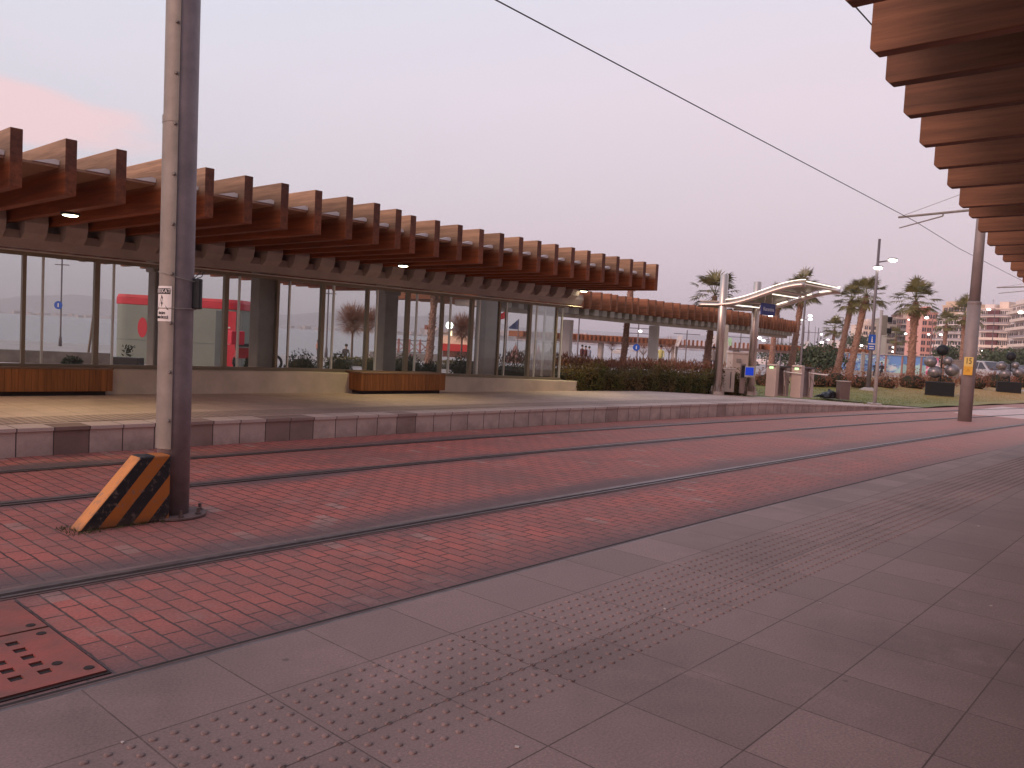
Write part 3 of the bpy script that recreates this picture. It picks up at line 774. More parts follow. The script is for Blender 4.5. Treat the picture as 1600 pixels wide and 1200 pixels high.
def barrier():
    # local x along the track; striped wedge in front of the pole
    t = None
    x0, x1, y0 = 2.21, 2.86, 5.90
    poly = [(x0, y0, 0), (x1, y0, 0), (x1, y0, .50), (2.63, y0, .50)]
    m = MB(); m.prism([Vector(p) for p in poly], (0, 0, 0), (0, .16, 0))
    me = bpy.data.meshes.new('impact_barrier'); me.from_pydata([(v[0]-x0, v[1]-y0, v[2]) for v in m.v], [], m.f); me.materials.append(M_STRIPE)
    bm = bmesh.new(); bm.from_mesh(me); bmesh.ops.recalc_face_normals(bm, faces=bm.faces); bm.to_mesh(me); bm.free()
    o = bpy.data.objects.new('impact_barrier', me); COL.objects.link(o); o.location = (x0, y0, 0)
    b = o.modifiers.new('bevel', 'BEVEL'); b.width = .014; b.segments = 3
    tag(o, 'sloping concrete wedge with orange and black stripes at the foot of the near pole', 'barrier')
barrier()
m = MB()
for k in range(420):
    a = random.random()
    if a < .45: x, y = 2.12 + .22*random.random(), 5.80 + .3*random.random()
    elif a < .8: x, y = 2.2 + .65*random.random(), 5.86 + .04*random.random()
    else: x, y = .75 + .55*random.random()**1.5, 5.25 + .35*random.random()
    m.leaf((x, y, 0), (random.uniform(-.8, .8), random.uniform(-.8, .8), .7), .006, random.uniform(.012, .04))
tag(m.build('weeds', leaf_mat('weed_green', (.05, .055, .02), (.10, .09, .035))), 'sparse weeds growing in the paving joints by the striped wedge', 'weeds', kind='stuff')

# ------------------------------------------------------------------ overhead wires and second pole
P2 = at_z(1507, 658, 0)
def cantilever_pole(p, px_tip, py_tip, label, sign=True, r=.165, H=6.2, ztip=5.5):
    t = thing('catenary_pole', label, 'pole', p, 0, 'catenary poles between the tracks')
    m = MB(); m.lathe(p, [(r*1.0, 0), (r*.97, 3.1)], 20); m.build('shaft', M_STEEL if False else mat('pole_grey', (.27, .215, .205), .6, .2, var=.12), t, smooth=True)
    m = MB(); m.lathe(p + Vector((0, 0, 3.1)), [(r*.80, 0), (r*.68, H-3.1)], 20); m.build('upper_shaft', MATS['pole_grey'], t, smooth=True)
    m = MB(); m.lathe(p + Vector((0, 0, 3.08)), [(r*1.02, 0), (r*1.02, .05), (r*.85, .07)], 20); m.build('collar', MATS['pole_grey'], t)
    tip = at_z(px_tip, py_tip, ztip); tip = Vector((p.x + (tip.x-p.x)*.6, tip.y, ztip))
    m = MB(); m.tube((p.x, p.y, ztip+.05), tip, .035, .03, 8)
    m.build('cantilever_arm', M_STEEL, t)
    m = MB(); a = p + (tip-p)*.45; a.z = ztip - .06; b = p + (tip-p)*.98; b.z = ztip - .30
    m.tube(a, b, .018, .016, 6); m.tube(a, (a.x, a.y, ztip+.03), .02, .02, 6); m.build('registration_arm', M_STEEL, t)
    m = MB(); m.tube(tip, (p.x, p.y, H-.05), .007, .007, 5); m.build('stay_wire', M_STEEL, t)
    if sign:
        c = at_depth(1513, 572, (p.x*cos(ANG)+p.y*sin(ANG)) - r - .02)
        v = Vector((-c.x, -c.y, 0)).normalized(); rg = Vector((-v.y, v.x, 0)); w, h = .105, .235
        def pl(x, z, d=0): return c + rg*x + Vector((0, 0, z)) + v*d
        m = MB(); m.add([pl(-w, -h), pl(w, -h), pl(w, h), pl(-w, h), pl(-w, -h, -.02), pl(w, -h, -.02), pl(w, h, -.02), pl(-w, h, -.02)],
                        [(0, 1, 2, 3), (7, 6, 5, 4), (0, 4, 5, 1), (1, 5, 6, 2), (2, 6, 7, 3), (3, 7, 4, 0)])
        s = m.build('number_plate', M_YEL, t)
        m = MB(); m.add([pl(-w, -h, .003), pl(w, -h, .003), pl(w, -.01, .003), pl(-w, -.01, .003)], [(0, 1, 2, 3)]); m.build('amber_panel', M_YEL2, s)
        link(text_mesh('15', .17, lambda q: pl(q.x*.9, .125 + q.y*1.25, .006 + q.z)), 'lettering', s).data.materials.append(M_BLACK)
        m = MB()
        for i in range(3):
            a0_ = pi/2 + i*2*pi/3; a1_ = a0_ + 2*pi/3
            m.tube(pl(.04*cos(a0_), -.11+.04*sin(a0_), .006), pl(.04*cos(a1_), -.11+.04*sin(a1_), .006), .004, .004, 4)
        m.build('symbol', mat('sign_brown', (.35, .16, .02), .6), s)
    return t, tip
_, tipA = cantilever_pole(P2, 1407, 341, 'grey catenary pole across the tracks at right with a yellow 15 plate')
P3 = Vector((46.5, 4.2, 0))
_, tipB = cantilever_pole(P3, 1562, 451, 'distant catenary pole hidden by the right canopy, its arm reaching in from the right edge', sign=False)
def wire(pts, label, r=.009):
    m = MB(); m.path([Vector(p) for p in pts], r, 6)
    tag(m.build('overhead_wire', mat('wire_dark', (.05, .04, .05), .5, .3)), label, 'wire', 'overhead tram wires')
A1 = at_z(1430, 346, 5.5); 
wire([at_z(775, 0, 5.5) + (at_z(775, 0, 5.5) - at_z(1100, 172, 5.5))*1.6, at_z(775, 0, 5.5), at_z(1100, 172, 5.5), A1, at_z(1498, 388, 5.5), at_z(1600, 440, 5.5), Vector((70, 9.5, 5.5))], 'long thin contact wire running down across the open sky from top centre to the right')
w0 = at_z(1338, 12, 5.5); w1 = at_z(1366, 43, 5.5)
wire([w0 + (w0-w1)*8, w0, w1, w1 + (w1-w0)*5, Vector((24, 3.4, 5.5)), Vector((60, .5, 5.5))], 'short stretch of wire at top right going behind the near canopy')

# ------------------------------------------------------------------ left canopy with timber beams
tops = [(35,202),(114,217),(187,232),(250,247),(313,259),(372,271),(427,284),(480,294),(530,301),(574,314),(620,327),(664,340),(700,347),(735,353),(767,361),(795,367),(824,373),(851,379),(878,385),(902,388),(925,393),(948,398),(971,404),(992,409),(1014,410),(1033,413)]
TH = .12
def canopy_left():
    t = thing('canopy', 'long canopy of deep timber beams over the opposite platform, left of the picture', 'canopy', (9, 13, 0))
    ends = []
    for i in range(26):
        p = at_z(*tops[i], 3.4); x = 2.93 + (16.12-2.93)*i/25
        ends.append((x, (9.5 if i < 9 else 9.68 if i == 10 else 9.55 if i == 9 else 9.94) + .0*p.y))
    ends = [(2.93-.527*k, 9.5) for k in (5, 4, 3, 2, 1)] + ends
    for i, (x, y) in enumerate(ends):
        yb = 20.2 + .20*(x-6)*(1 if x < 18 else 0)
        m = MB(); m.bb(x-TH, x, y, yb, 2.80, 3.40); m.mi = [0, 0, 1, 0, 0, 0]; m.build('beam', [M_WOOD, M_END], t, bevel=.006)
    for (xa, ya), (xb, yb_) in zip(ends, ends[1:]):
        y = max(ya, yb_) + .17
        m = MB(); m.bb(xa+.002, xb-TH-.002, y, 19.8, 3.10, 3.125); m.build('roof_panel', M_PLATE, t)
        m = MB(); xr = xb - TH - .004
        m.prism([Vector((xr-.26, y-.02, 3.128)), Vector((xr, y-.02, 3.128)), Vector((xr, y-.02, 3.175)), Vector((xr-.05, y-.02, 3.185))], (0, 0, 0), (0, .10, 0)); m.build('sky_sliver', mat('sliver_white', (.88, .84, .84), .5, var=.03), t)  # white wedge added for the bright sliver of sky at the panel edge
    # longitudinal concrete beam with rounded underside, and the rear one
    for dy, z0, z1, nm in ((.02, 2.46, 2.70, 'edge_beam'),):
        m = MB(); n = 30
        for i in range(n+1):
            x = -.5 + 16.8*i/n; y = Yw(x) + dy
            for q, z in ((-.14, z1), (-.17, z0+.12), (-.10, z0), (.12, z0), (.20, z0+.12), (.18, z1)): m.v.append((x, y+q, z))
        for i in range(n):
            for j in range(6): a = 6*i; m.f.append((a+j, a+(j+1) % 6, a+6+(j+1) % 6, a+6+j)); m.mi.append(0)
        m.f += [tuple(range(6)), tuple(range(6*n, 6*n+6))]; m.mi += [0, 0]
        m.build(nm, M_CONCD, t)
    # ribs between beam bottoms and the concrete
    for i, (x, y) in enumerate(ends):
        m = MB(); yy = Yw(x); m.prism([Vector((x-.47, yy+q, z)) for q, z in ((-.30, 2.93), (-.32, 2.80), (-.27, 2.66), (-.16, 2.58), (.10, 2.56), (.7, 2.56), (.8, 2.93))], (0, 0, 0), (.30, 0, 0)); m.build('rib', M_CONCD, t)
    m = MB(); m.path([(x, Yw(x)-.20, 2.405) for x in (-.5, 4, 8, 12, 16.2)], .011, 6); m.build('conduit', M_POSTL, t)
    # columns: front row inside the glass, rear row with flared heads
    for px in (411, 760):
        v = ray(px, 500); x, y = 0, 0
        k = 13.25/v.y; x = v.x*k; y = Yw(x) + .42; x = v.x*y/v.y
        m = MB(); m.box((x, y, 1.4), (.36, .36, 2.79), -.08); m.build('column', M_CONC, t, bevel=.02)
    for px in (250, 604):
        v = ray(px, 520); y = 16.6; x = v.x*y/v.y
        m = MB(); m.box((x, y, 1.25), (.40, .40, 2.7), -.08); m.add([], []); m.box((x, y, 2.64), (.50, .45, .31), -.08); m.build('column', M_CONC, t, bevel=.03)
    # down-lights
    for px, py in ((110, 334), (630, 414), (912, 454)):
        p = at_z(px, py, 2.79); 
        m = MB(); m.lathe(p + Vector((0, 0, -.02)), [(.10, 0), (.115, .01), (.115, .03)], 16); h = m.build('ceiling_lamp', M_BLACK, t)
        m = MB(); m.lathe(p + Vector((0, 0, -.034)), [(.06, 0), (.085, .008), (.09, .013)], 16); m.build('lens', M_LAMPW, h)
        l = bpy.data.lights.new('downlight', 'SPOT'); l.energy = 98; l.color = (1, .88, .42); l.spot_size = radians(112); l.spot_blend = .9; l.shadow_soft_size = .08
        lo = bpy.data.objects.new('downlight', l); COL.objects.link(lo); lo.location = p + Vector((0, 0, -.06))
    m = MB(); p = at_depth(822, 460, 20.3); m.ball(p, .10, 12, 8, (1, 1, .8)); m.build('speaker', M_BLACK, t)
canopy_left()
# low wall
def plinth():
    t = thing('low_wall', 'low pale concrete plinth under the glass screen with a rounded right end', 'low wall', (10, 12.9, .3))
    m = MB(); n = 40; prof = []
    xs = [-1 + 17.3*i/n for i in range(n+1)]
    H = lambda x: .70 if x < 9 else .70 - .15*(x-9)/7.4
    pts = [(x, Yw(x)) for x in xs]
    ex = 16.3; ey = Yw(ex)
    for k in range(1, 7): pts.append((ex + .45*sin(k*pi/12), ey + .45*(1-cos(k*pi/12))))
    pts.append((ex+.45, ey+.9))
    for (x, y) in pts:
        h = H(min(x, 16.4)); m.v += [(x, y, .29), (x, y, h-.02), (x-.005, y+.02, h), (x if x <= ex else ex, (Yw(x)+.95), h)]
    for i in range(len(pts)-1):
        for j in range(3): a = 4*i+j; m.f.append((a, a+4, a+5, a+1)); m.mi.append(0)
    m.build('wall', M_PLINTH, t)
plinth()
def bench(x0, x1, label, y_off):
    y = (Yw((x0+x1)/2) + y_off); t = thing('bench', label, 'bench', ((x0+x1)/2, y, .3), -.08, 'timber clad benches set into the low wall')
    def w(m):  # build in local frame then move to world
        M_ = chain(t); m.v = [tuple(M_ @ Vector(v)) for v in m.v]; return m
    L_ = (x1-x0)/2
    n = int((x1-x0)/.085)
    m = MB()
    for i in range(n):
        a = -L_ + 2*L_*i/n; m.bb(a+.002, a+2*L_/n-.002, -.30, -.275, .07, .40)
    w(m).build('front_slats', M_BENCHW, t)
    m = MB(); m.bb(-L_, L_, -.27, .30, .07, .395); w(m).build('core', M_BENCHW, t)
    m = MB(); m.bb(-L_-.01, L_+.01, -.31, .30, .402, .43); w(m).build('seat', wood_mat('seat_timber', low=(.20, .12, .085), high=(.20, .12, .085), axis='X'), t, bevel=.005)
    m = MB(); m.bb(-L_+.08, L_-.08, -.22, .28, .0, .07); w(m).build('base', M_GROOVE, t)
    return t
bench(-.5, 5.35, 'long timber bench under the glass at the left edge, lit by the lamp above it', .08)
bench(9.72, 11.80, 'short timber bench in the middle of the plinth, end slats facing the track', -.12)

# glass screen
def screen():
    t = thing('glass_screen', 'glass wind screen on the low wall under the left canopy', 'glass screen', (10, 13.1, .6))
    yo = .17
    Hb = lambda x: (.70 if x < 9 else .70 - .15*(x-9)/7.4) + .002
    inv = lambda X: (X/12.9)*13.782/(1 + .08*X/12.9)
    xs = [inv(q) for q in (1.0, 2.02, 3.02, 4.03, 5.02, 6.08, 7.13, 8.13, 9.10, 10.16, 11.22, 12.21, 13.13, 14.04, 15.16, 16.19)]
    for k, x in enumerate(xs):
        y = Yw(x) + yo; wide = .075 if k % 2 == 0 else .05
        m = MB(); m.box((x, y + .02, (Hb(x)+2.42)/2), (wide, .10, 2.42-Hb(x)), -.08); m.build('post', M_POST, t)
        x2 = inv(12.9*x/(Yw(x)+yo) + .245); y2 = Yw(x2) + yo + .01
        m = MB(); m.box((x2, y2, (Hb(x2)+2.42)/2), (.028, .05, 2.42-Hb(x2)), -.08); m.build('mullion', M_POSTL, t)
        if k < 15:
            xe = xs[k+1] - .03; a = (x+.03, Yw(x+.03)+yo); b = (xe, Yw(xe)+yo)
            m = MB(); m.add([(a[0], a[1], Hb(x)+.07), (b[0], b[1], Hb(x)+.07), (b[0], b[1], 2.36), (a[0], a[1], 2.36)], [(0, 1, 2, 3)]); m.build('glass_pane', M_GLASS, t)
    for z0, z1, nm in ((0, .06, 'sill'), (2.36, 2.42, 'head_rail')):
        m = MB(); n = 20
        for i in range(n+1):
            x = 1 + 14.95*i/n; zb = Hb(x) if nm == 'sill' else 0
            for q, z in ((-.035, z0+zb), (.035, z0+zb), (.035, z1+zb), (-.035, z1+zb)): m.v.append((x, Yw(x)+yo+q, z))
        for i in range(n):
            for j in range(4): a = 4*i; m.f.append((a+j, a+(j+1) % 4, a+4+(j+1) % 4, a+4+j)); m.mi.append(0)
        m.build(nm, M_POST, t)
    # return pane at the right end
    x = 15.90; y = Yw(x)+yo
    m = MB(); m.add([(x+.05, y+.05, .62), (x+.3, y+.75, .62), (x+.3, y+.75, 2.36), (x+.05, y+.05, 2.36)], [(0, 1, 2, 3)]); m.build('glass_pane', M_GLASS, t)
    m = MB(); m.box((x+.3, y+.78, 1.5), (.05, .05, 1.8)); m.build('mullion', M_POSTL, t)
screen()

# ------------------------------------------------------------------ right (near) canopy
rc = [(3.11, 1.17), (3.68, 1.25), (4.20, 1.32), (4.75, 1.41), (5.37, 1.50), (6.02, 1.59), (6.73, 1.68), (7.50, 1.78), (8.22, 1.86), (9.06, 1.96), (10.05, 2.07), (10.95, 2.16), (11.80, 2.24), (12.83, 2.34), (13.77, 2.42), (14.7, 2.50), (15.7, 2.56)]
def canopy_right():
    t = thing('canopy', 'near canopy of overlapping timber beams overhead at the top right corner', 'canopy', (5, -1, 0))
    ends = [(3.11-.56*k, 1.17-.07*k) for k in range(17, 0, -1)] + rc
    pts = [(1325,15),(1367,92),(1390,138),(1417,187),(1441,232),(1463,266),(1483,296),(1501,326),(1516,342),(1530,364),(1544,385),(1556,399),(1568,410),(1580,424),(1590,434)]
    for i, (x, y) in enumerate(ends):
        if x > 3 and i-17 < len(pts):
            q = at_z(*pts[i-17], 2.8); x, y = q.x, q.y
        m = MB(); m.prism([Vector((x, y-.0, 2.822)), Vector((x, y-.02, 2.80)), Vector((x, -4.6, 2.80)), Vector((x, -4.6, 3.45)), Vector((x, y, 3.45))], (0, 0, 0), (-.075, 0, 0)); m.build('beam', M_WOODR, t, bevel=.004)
    for (xa, ya), (xb, yb_) in zip(ends, ends[1:]):
        m = MB(); m.bb(xa+.002, xb-.080, -4.4, min(ya, yb_)-.5, 3.12, 3.145); m.build('roof_panel', M_PLATE, t)
    for x in (-5, 1, 7, 13):
        m = MB(); m.box((x, -2.6, 1.5), (.4, .4, 2.6)); m.build('column', M_CONC, t, bevel=.02)
    m = MB(); m.bb(-6.5, 16, -2.85, -2.35, 2.5, 2.79); m.build('edge_beam', M_CONCD, t)
canopy_right()

# ------------------------------------------------------------------ second canopy, farther along
def path_interp(pts, n):
    d = [0]
    for a, b in zip(pts, pts[1:]): d.append(d[-1] + (b-a).length)
    out_ = []
    for i in range(n):
        s_ = d[-1]*i/(n-1); k = max(j for j in range(len(d)-1) if d[j] <= s_ + 1e-9)
        out_.append(pts[k].lerp(pts[k+1], (s_-d[k])/(d[k+1]-d[k])))
    return out_
def canopy_second():
    fr = [at_z(px, py, 3.6) for px, py in ((862, 447), (945, 457.5), (1000, 466), (1100, 478.5), (1180, 489.5), (1245, 502))]
    fr = [fr[0] + (fr[0]-fr[1])*.8] + fr
    t = thing('canopy', 'second timber canopy curving away behind the hedge, planks shown side on', 'canopy', (35, 20, 0))
    P = path_interp(fr, 46)
    for i, p in enumerate(P):
        a = random.uniform(-.03, .03); dz = random.uniform(-.012, .012)
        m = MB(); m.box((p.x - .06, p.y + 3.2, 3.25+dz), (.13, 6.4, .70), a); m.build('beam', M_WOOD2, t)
    Q = [p + Vector((0, .75, 0)) for p in P]
    for nm, dy, z0, z1, mm_ in (('edge_beam', 0, 2.52, 2.66, M_CONCD),):
        m = MB()
        for p in Q:
            for q, z in ((-.2, z0), (.2, z0), (.2, z1), (-.2, z1)): m.v.append((p.x, p.y+dy+q, z))
        for i in range(len(Q)-1):
            for j in range(4): a = 4*i; m.f.append((a+j, a+(j+1) % 4, a+4+(j+1) % 4, a+4+j)); m.mi.append(0)
        m.f += [(0, 1, 2, 3), (4*len(Q)-4, 4*len(Q)-3, 4*len(Q)-2, 4*len(Q)-1)]; m.mi += [0, 0]
        m.build(nm, mm_, t)
    for i, p in enumerate(Q[::1]):
        m = MB(); m.box((p.x+.12, p.y+.6, 2.785), (.30, 2.0, .24), 0); m.build('rib', M_CONC, t)
    for px, py in ((883, 578), (1018, 583)):
        b = at_z(px, py, .15); b = Vector((b.x*.97, b.y*.97, gz(b.y)-.1))
        m = MB(); m.box((b.x, b.y, (2.6+b.z)/2), (.42, .42, 2.6-b.z), .35, top=1.1); m.build('column', M_WHITE, t, bevel=.03)
    p = stand(1128, 33.5); m = MB(); m.box((p.x, p.y, 1.2), (.4, .4, 2.75), .5); m.build('column', M_CONC, t)
canopy_second()
# far pergola towards the marina
def pergola():
    d = 86.; t = thing('pergola', 'long low timber pergola with separate slats beyond the hedge, by the water', 'pergola', stand(1070, d+2))
    n = 84; xs = [806 + (1352-806)*i/(n-1) for i in range(n)]
    hx = lambda px: HOR + tan(ROLL)*(px-800)
    for i, px in enumerate(xs):
        p = at_depth(px, hx(px), d); w = ray(px, hx(px)); v = Vector((w.x, w.y, 0)).normalized()
        ang = atan2(v.y, v.x) + (.55 if px < 960 else .25 if px < 1060 else .02 if px < 1190 else .42)
        m = MB(); m.box((p.x + v.x*1.4, p.y + v.y*1.4, 2.20), (2.9, .15, .60), ang); m.build('slat', M_WOOD2, t)
    m = MB()
    for i, px in enumerate(xs):
        p = at_depth(px, hx(px), d+1.5)
        for q, z in ((0, 1.62), (0, 1.93)): m.v.append((p.x, p.y, z))
        p = at_depth(px, hx(px), d+1.9)
        for z in (1.93, 1.62): m.v.append((p.x, p.y, z))
    for i in range(n-1):
        for j in range(4): a = 4*i; m.f.append((a+j, a+(j+1) % 4, a+4+(j+1) % 4, a+4+j)); m.mi.append(0)
    m.build('edge_beam', mat('pergola_concrete', (.52, .36, .31), .8), t)
    for px in (835, 939, 1054, 1150, 1272, 1305, 1349):
        p = stand(px, d+1.7); m = MB(); m.tube((p.x, p.y, -.6), (p.x, p.y, 1.65), .30, .34, 10); m.build('column', M_CONC, t, smooth=True)
pergola()

# ------------------------------------------------------------------ hedge, shrubs
def leafy(name, pts_fn, n, w, l, m_, core=None, up=.4, parent=None):
    m = MB()
    for _ in range(n):
        p = pts_fn(); d = (random.uniform(-1, 1), random.uniform(-1, 1), random.uniform(-.5, 1) + up)
        m.leaf(p, d, w*random.uniform(.6, 1.3), l*random.uniform(.6, 1.4))
    return m.build(name, m_, parent)
def hedge_pt(lo=.12, y_in=0.):
    x = random.uniform(16.2, 23.6); yb = max(12.42 - .17*(x-16), 0) + y_in
    top = .80 + .10*sin(x*2.3) + .09*sin(x*5.1+1)
    y = yb + 3.0*random.random()**1.3; z = top*(1 - .25*abs(random.gauss(0, .5)))
    if random.random() < .5: y = yb + .12*random.random(); z = random.uniform(lo, top)
    return (x, y + .06*sin(x*9), max(lo, z) + .2*random.random()*(random.random() < .3))
t = thing('hedge', 'clipped green and russet hedge behind the bare end of the opposite platform', 'hedge', (19.8, 13, .2))
m = MB(); n = 30
for i in range(n+1):
    x = 16.3 + 7.2*i/n; yb = 12.42 - .17*(x-16); top = .68 + .08*sin(x*2.3)
    for q, z in ((.12, .0), (.14, top), (3.0, top), (3.1, .0)): m.v.append((x, yb+q, z))
for i in range(n):
    for j in range(3): a = 4*i+j; m.f.append((a, a+4, a+5, a+1)); m.mi.append(0)
m.f += [(0, 1, 2, 3), (4*n, 4*n+1, 4*n+2, 4*n+3)]; m.mi += [0, 0]
m.build('core', mat('hedge_inside', (.03, .028, .014), .95, var=.4, vs=6), t)
leafy('foliage', hedge_pt, 26000, .03, .055, M_LEAFG, parent=t)
def russet():
    x = random.uniform(16.3, 23.6); c = .5 + .5*sin(x*1.9+.4)*sin(x*.83)
    return (x, 12.9 - .17*(x-16) + 2.6*random.random(), .80 + .10*random.random() + .30*c*random.random()**1.5)
m = MB()
for _ in range(5200):
    p = Vector(russet()); d = Vector((random.uniform(-.6, .6), random.uniform(-.6, .6), 1)).normalized()
    m.leaf(p, d, .03, random.uniform(.08, .20))
m.build('russet_shoots', M_LEAFR, t)
# red-brown planting behind the lawn: one bed per clump
def clump(px, py, w, h, label, m_=M_LEAFR, n=1500, depth=.9, cat='shrub', group=None, name='shrub', lw=.035, ll=.10):
    b = at_ground(px, py); d = b.x*cos(ANG) + b.y*sin(ANG); w *= d/FPX; h *= d/FPX
    t = thing(name, label, cat, b, 0, group)
    ph = [random.uniform(0, 6) for _ in range(4)]
    def pt():
        a = random.uniform(0, 2*pi); r = sqrt(random.random())
        x = r*cos(a)*w/2; y = r*sin(a)*depth*w/2
        hh = h*(.72 + .2*sin(5*a+ph[0]) + .14*sin(9*a+ph[1]))*sqrt(max(0, 1-r*r*.75))
        z = hh*(random.random()**.55)
        return (b.x + x*rt.x - y*rt.y, b.y + x*rt.y + y*rt.x, b.z + z)
    leafy('foliage', pt, n, lw*d/40, ll*d/40, m_, parent=t, up=.5)
    m = MB(); m.ball((b.x, b.y, b.z + h*.25), 1, 14, 8, (w*.40, w*.40*depth, h*.36)); m.build('branches', mat('hedge_inside'), t, smooth=True)
    return t
for i, (px, py, w, h) in enumerate([(1268, 604, 62, 36), (1305, 606, 50, 38), (1345, 607, 42, 30), (1384, 607, 36, 26), (1425, 607, 52, 34), (1468, 606, 50, 34), (1520, 607, 50, 30), (1556, 606, 58, 34), (1596, 606, 30, 30), (1195, 604, 40, 30)]):
    lab = ['russet bush right behind the turnstiles', 'russet bush above the dark bag and bin', 'low russet bush left of the signal post', 'rounded russet bush between the signal post and the thick palm',
           'russet bush at the foot of the thick central palm', 'russet bush behind the first black planter', 'russet bush just right of the 15 plate pole', 'russet bush in front of the silver car', 'russet bush beside the farthest black planter', 'russet bush between the steel pillars and the turnstiles'][i]
    clump(px, py, w, h, lab, n=1500, group='russet bushes behind the lawn')
# dark shrubs behind the glass
for i, (px, py, w, h) in enumerate([(112, 572, 26, 12), (202, 579, 20, 14), (398, 582, 30, 22), (470, 584, 48, 26), (528, 584, 40, 22), (590, 585, 44, 24), (637, 586, 50, 24), (672, 586, 26, 16), (722, 588, 36, 26)]):
    lab = ['small dark shrub behind the long bench', 'tiny dark shrub in front of the kiosk', 'dark shrub right of the kiosk, at the foot of the first column', 'wide dark shrub behind the glass left of the bare tree', 'dark shrub right below the seated figure by the bare tree',
           'dark shrub behind the left end of the short bench', 'wide dark shrub behind the middle of the short bench', 'small dark shrub at the foot of the leaning palm trunk', 'dark shrub behind the glass right of the short bench'][i]
    b = at_z(px, py, .25)
    clump(px, py+3, w*1.1, h*1.7, lab, M_LEAFD, n=1500, group='dark shrubs behind the glass screen', lw=.05, ll=.12)

# ------------------------------------------------------------------ station entrance
def gate():
    A, B = Vector((21.85, 11.23, .3)), Vector((23.53, 10.98, .3))
    t = thing('entrance_gate', 'steel entrance gate with two tall stainless pillars and a curved lit roof', 'gate', (22.7, 11.1, .3))
    for P_, H in ((A, 3.72), (B, 3.66)):
        m = MB(); m.lathe((P_.x, P_.y, 0), [(.118, .2), (.118, H), (.10, H+.012)], 20); c = m.build('pillar', M_STAIN, t, smooth=True)
        m = MB()
        for k in range(8):
            a = 2*pi*k/8; m.box((P_.x + .15*cos(a), P_.y + .15*sin(a), .38), (.08, .02, .18), a, top=.6)
        m.lathe((P_.x, P_.y, 0), [(.21, .2), (.21, .315)], 16); m.build('foot', M_STAIN, c)
    # S-curved roof from the pillars out over the platform
    T0, T1 = Vector((22.1, 8.89, 3.42)), Vector((24.35, 8.80, 3.42))
    def rf(u, v):   # u across, v along (0 behind the pillars, 1 at the tip)
        a = A.lerp(B, u); b = T0.lerp(T1, u); q = -.30 + 1.30*v
        x = a.x + (b.x-a.x)*q; y = a.y + (b.y-a.y)*q
        s_ = max(0, min(1, q)); z = 2.86 + .58*(s_*s_*(3-2*s_)) - .02*(q < 0)
        return Vector((x, y, z))
    def slabm(u0, u1, v0, v1, dz, th, n=18):
        m = MB()
        for i in range(n+1):
            v = v0 + (v1-v0)*i/n
            for u in (u0, u1):
                p = rf(u, v); m.v.append((p.x, p.y, p.z+dz)); m.v.append((p.x, p.y, p.z+dz+th))
        for i in range(n):
            a = 4*i
            m.f += [(a, a+2, a+6, a+4), (a+1, a+5, a+7, a+3), (a, a+4, a+5, a+1), (a+2, a+3, a+7, a+6)]; m.mi += [0]*4
        m.f += [(0, 1, 3, 2), (4*n, 4*n+2, 4*n+3, 4*n+1)]; m.mi += [0, 0]
        return m
    slabm(.0, 1.0, 0, 1, .10, .03).build('roof', mat('roof_sheet', (.34, .29, .26), .4, .5), t, smooth=False)
    for u in (-.04, 1.04):
        m = MB(); m.sweep([rf(u, v/30) for v in range(31)], .068, 12); m.build('side_tube', M_STAIN, t, smooth=True)
    for u in (-.03, 1.03):
        m = MB(); m.sweep([rf(u, v/30) + Vector((0, 0, .145)) for v in range(6, 31)], .011, 6); m.build('edge_light', M_TUBE, t)
    m = MB(); m.path([rf(u/6, 1) + Vector((0, 0, .10)) for u in range(7)], .014, 6); m.build('edge_light', M_TUBE, t)
    for v in (.10, .42, .72, .98):
        m = MB(); m.tube(rf(0, v) + Vector((0, 0, .02)), rf(1, v) + Vector((0, 0, .02)), .035, .035, 8); m.build('cross_tube', M_STAIN, t)
    for v in (.30, .66):
        m = MB(); m.tube(rf(.12, v) + Vector((0, 0, .0)), rf(.88, v) + Vector((0, 0, .0)), .016, .016, 6); m.build('lamp_tube', M_TUBE, t)
    for v0, v1 in ((.45, .55), (.68, .77), (.84, .95)):
        m = MB(); m.tube(rf(.93, v0) + Vector((0, 0, .02)), rf(.93, v1) + Vector((0, 0, .02)), .02, .02, 6); m.build('lamp_tube', M_TUBE, t)
    # hanging name sign
    c = at_depth(1200, 483.5, 23.7); d = Vector((.98, -.10, 0)).normalized(); nrm = Vector((-d.y*-1, -d.x, 0)); nrm = Vector((d.y, -d.x, 0))
    w, h = .38, .17
    m = MB(); m.box(c, (2*w, .05, 2*h), atan2(d.y, d.x)); s = m.build('name_sign', M_BLUES, t, bevel=.01)
    link(text_mesh('Karantina', .155, lambda q: c + d*q.x + Vector((0, 0, q.y)) + nrm*(.027 + q.z)), 'lettering', s).data.materials.append(mat('sign_letters', (.75, .78, .9), .5))
    for q in (-.2, .2):
        m = MB(); m.tube(c + d*q + Vector((0, 0, h)), c + d*q + Vector((0, 0, h+.2)), .008, .008, 6); m.build('hanger', M_STAIN, s)
    return t
gate()
def face_box(name, m_, c, w, dpt, h, parent, rz=-.9, bevel=.01):
    m = MB(); m.box((c.x, c.y, c.z + h/2), (w, dpt, h), rz); return m.build(name, m_, parent, bevel=bevel)
M_CAB = mat('beige_cabinet', (.66, .53, .47), .5, .1, var=.06)
M_TURN = mat('turnstile_steel', (.60, .46, .40), .4, .4, var=.06)
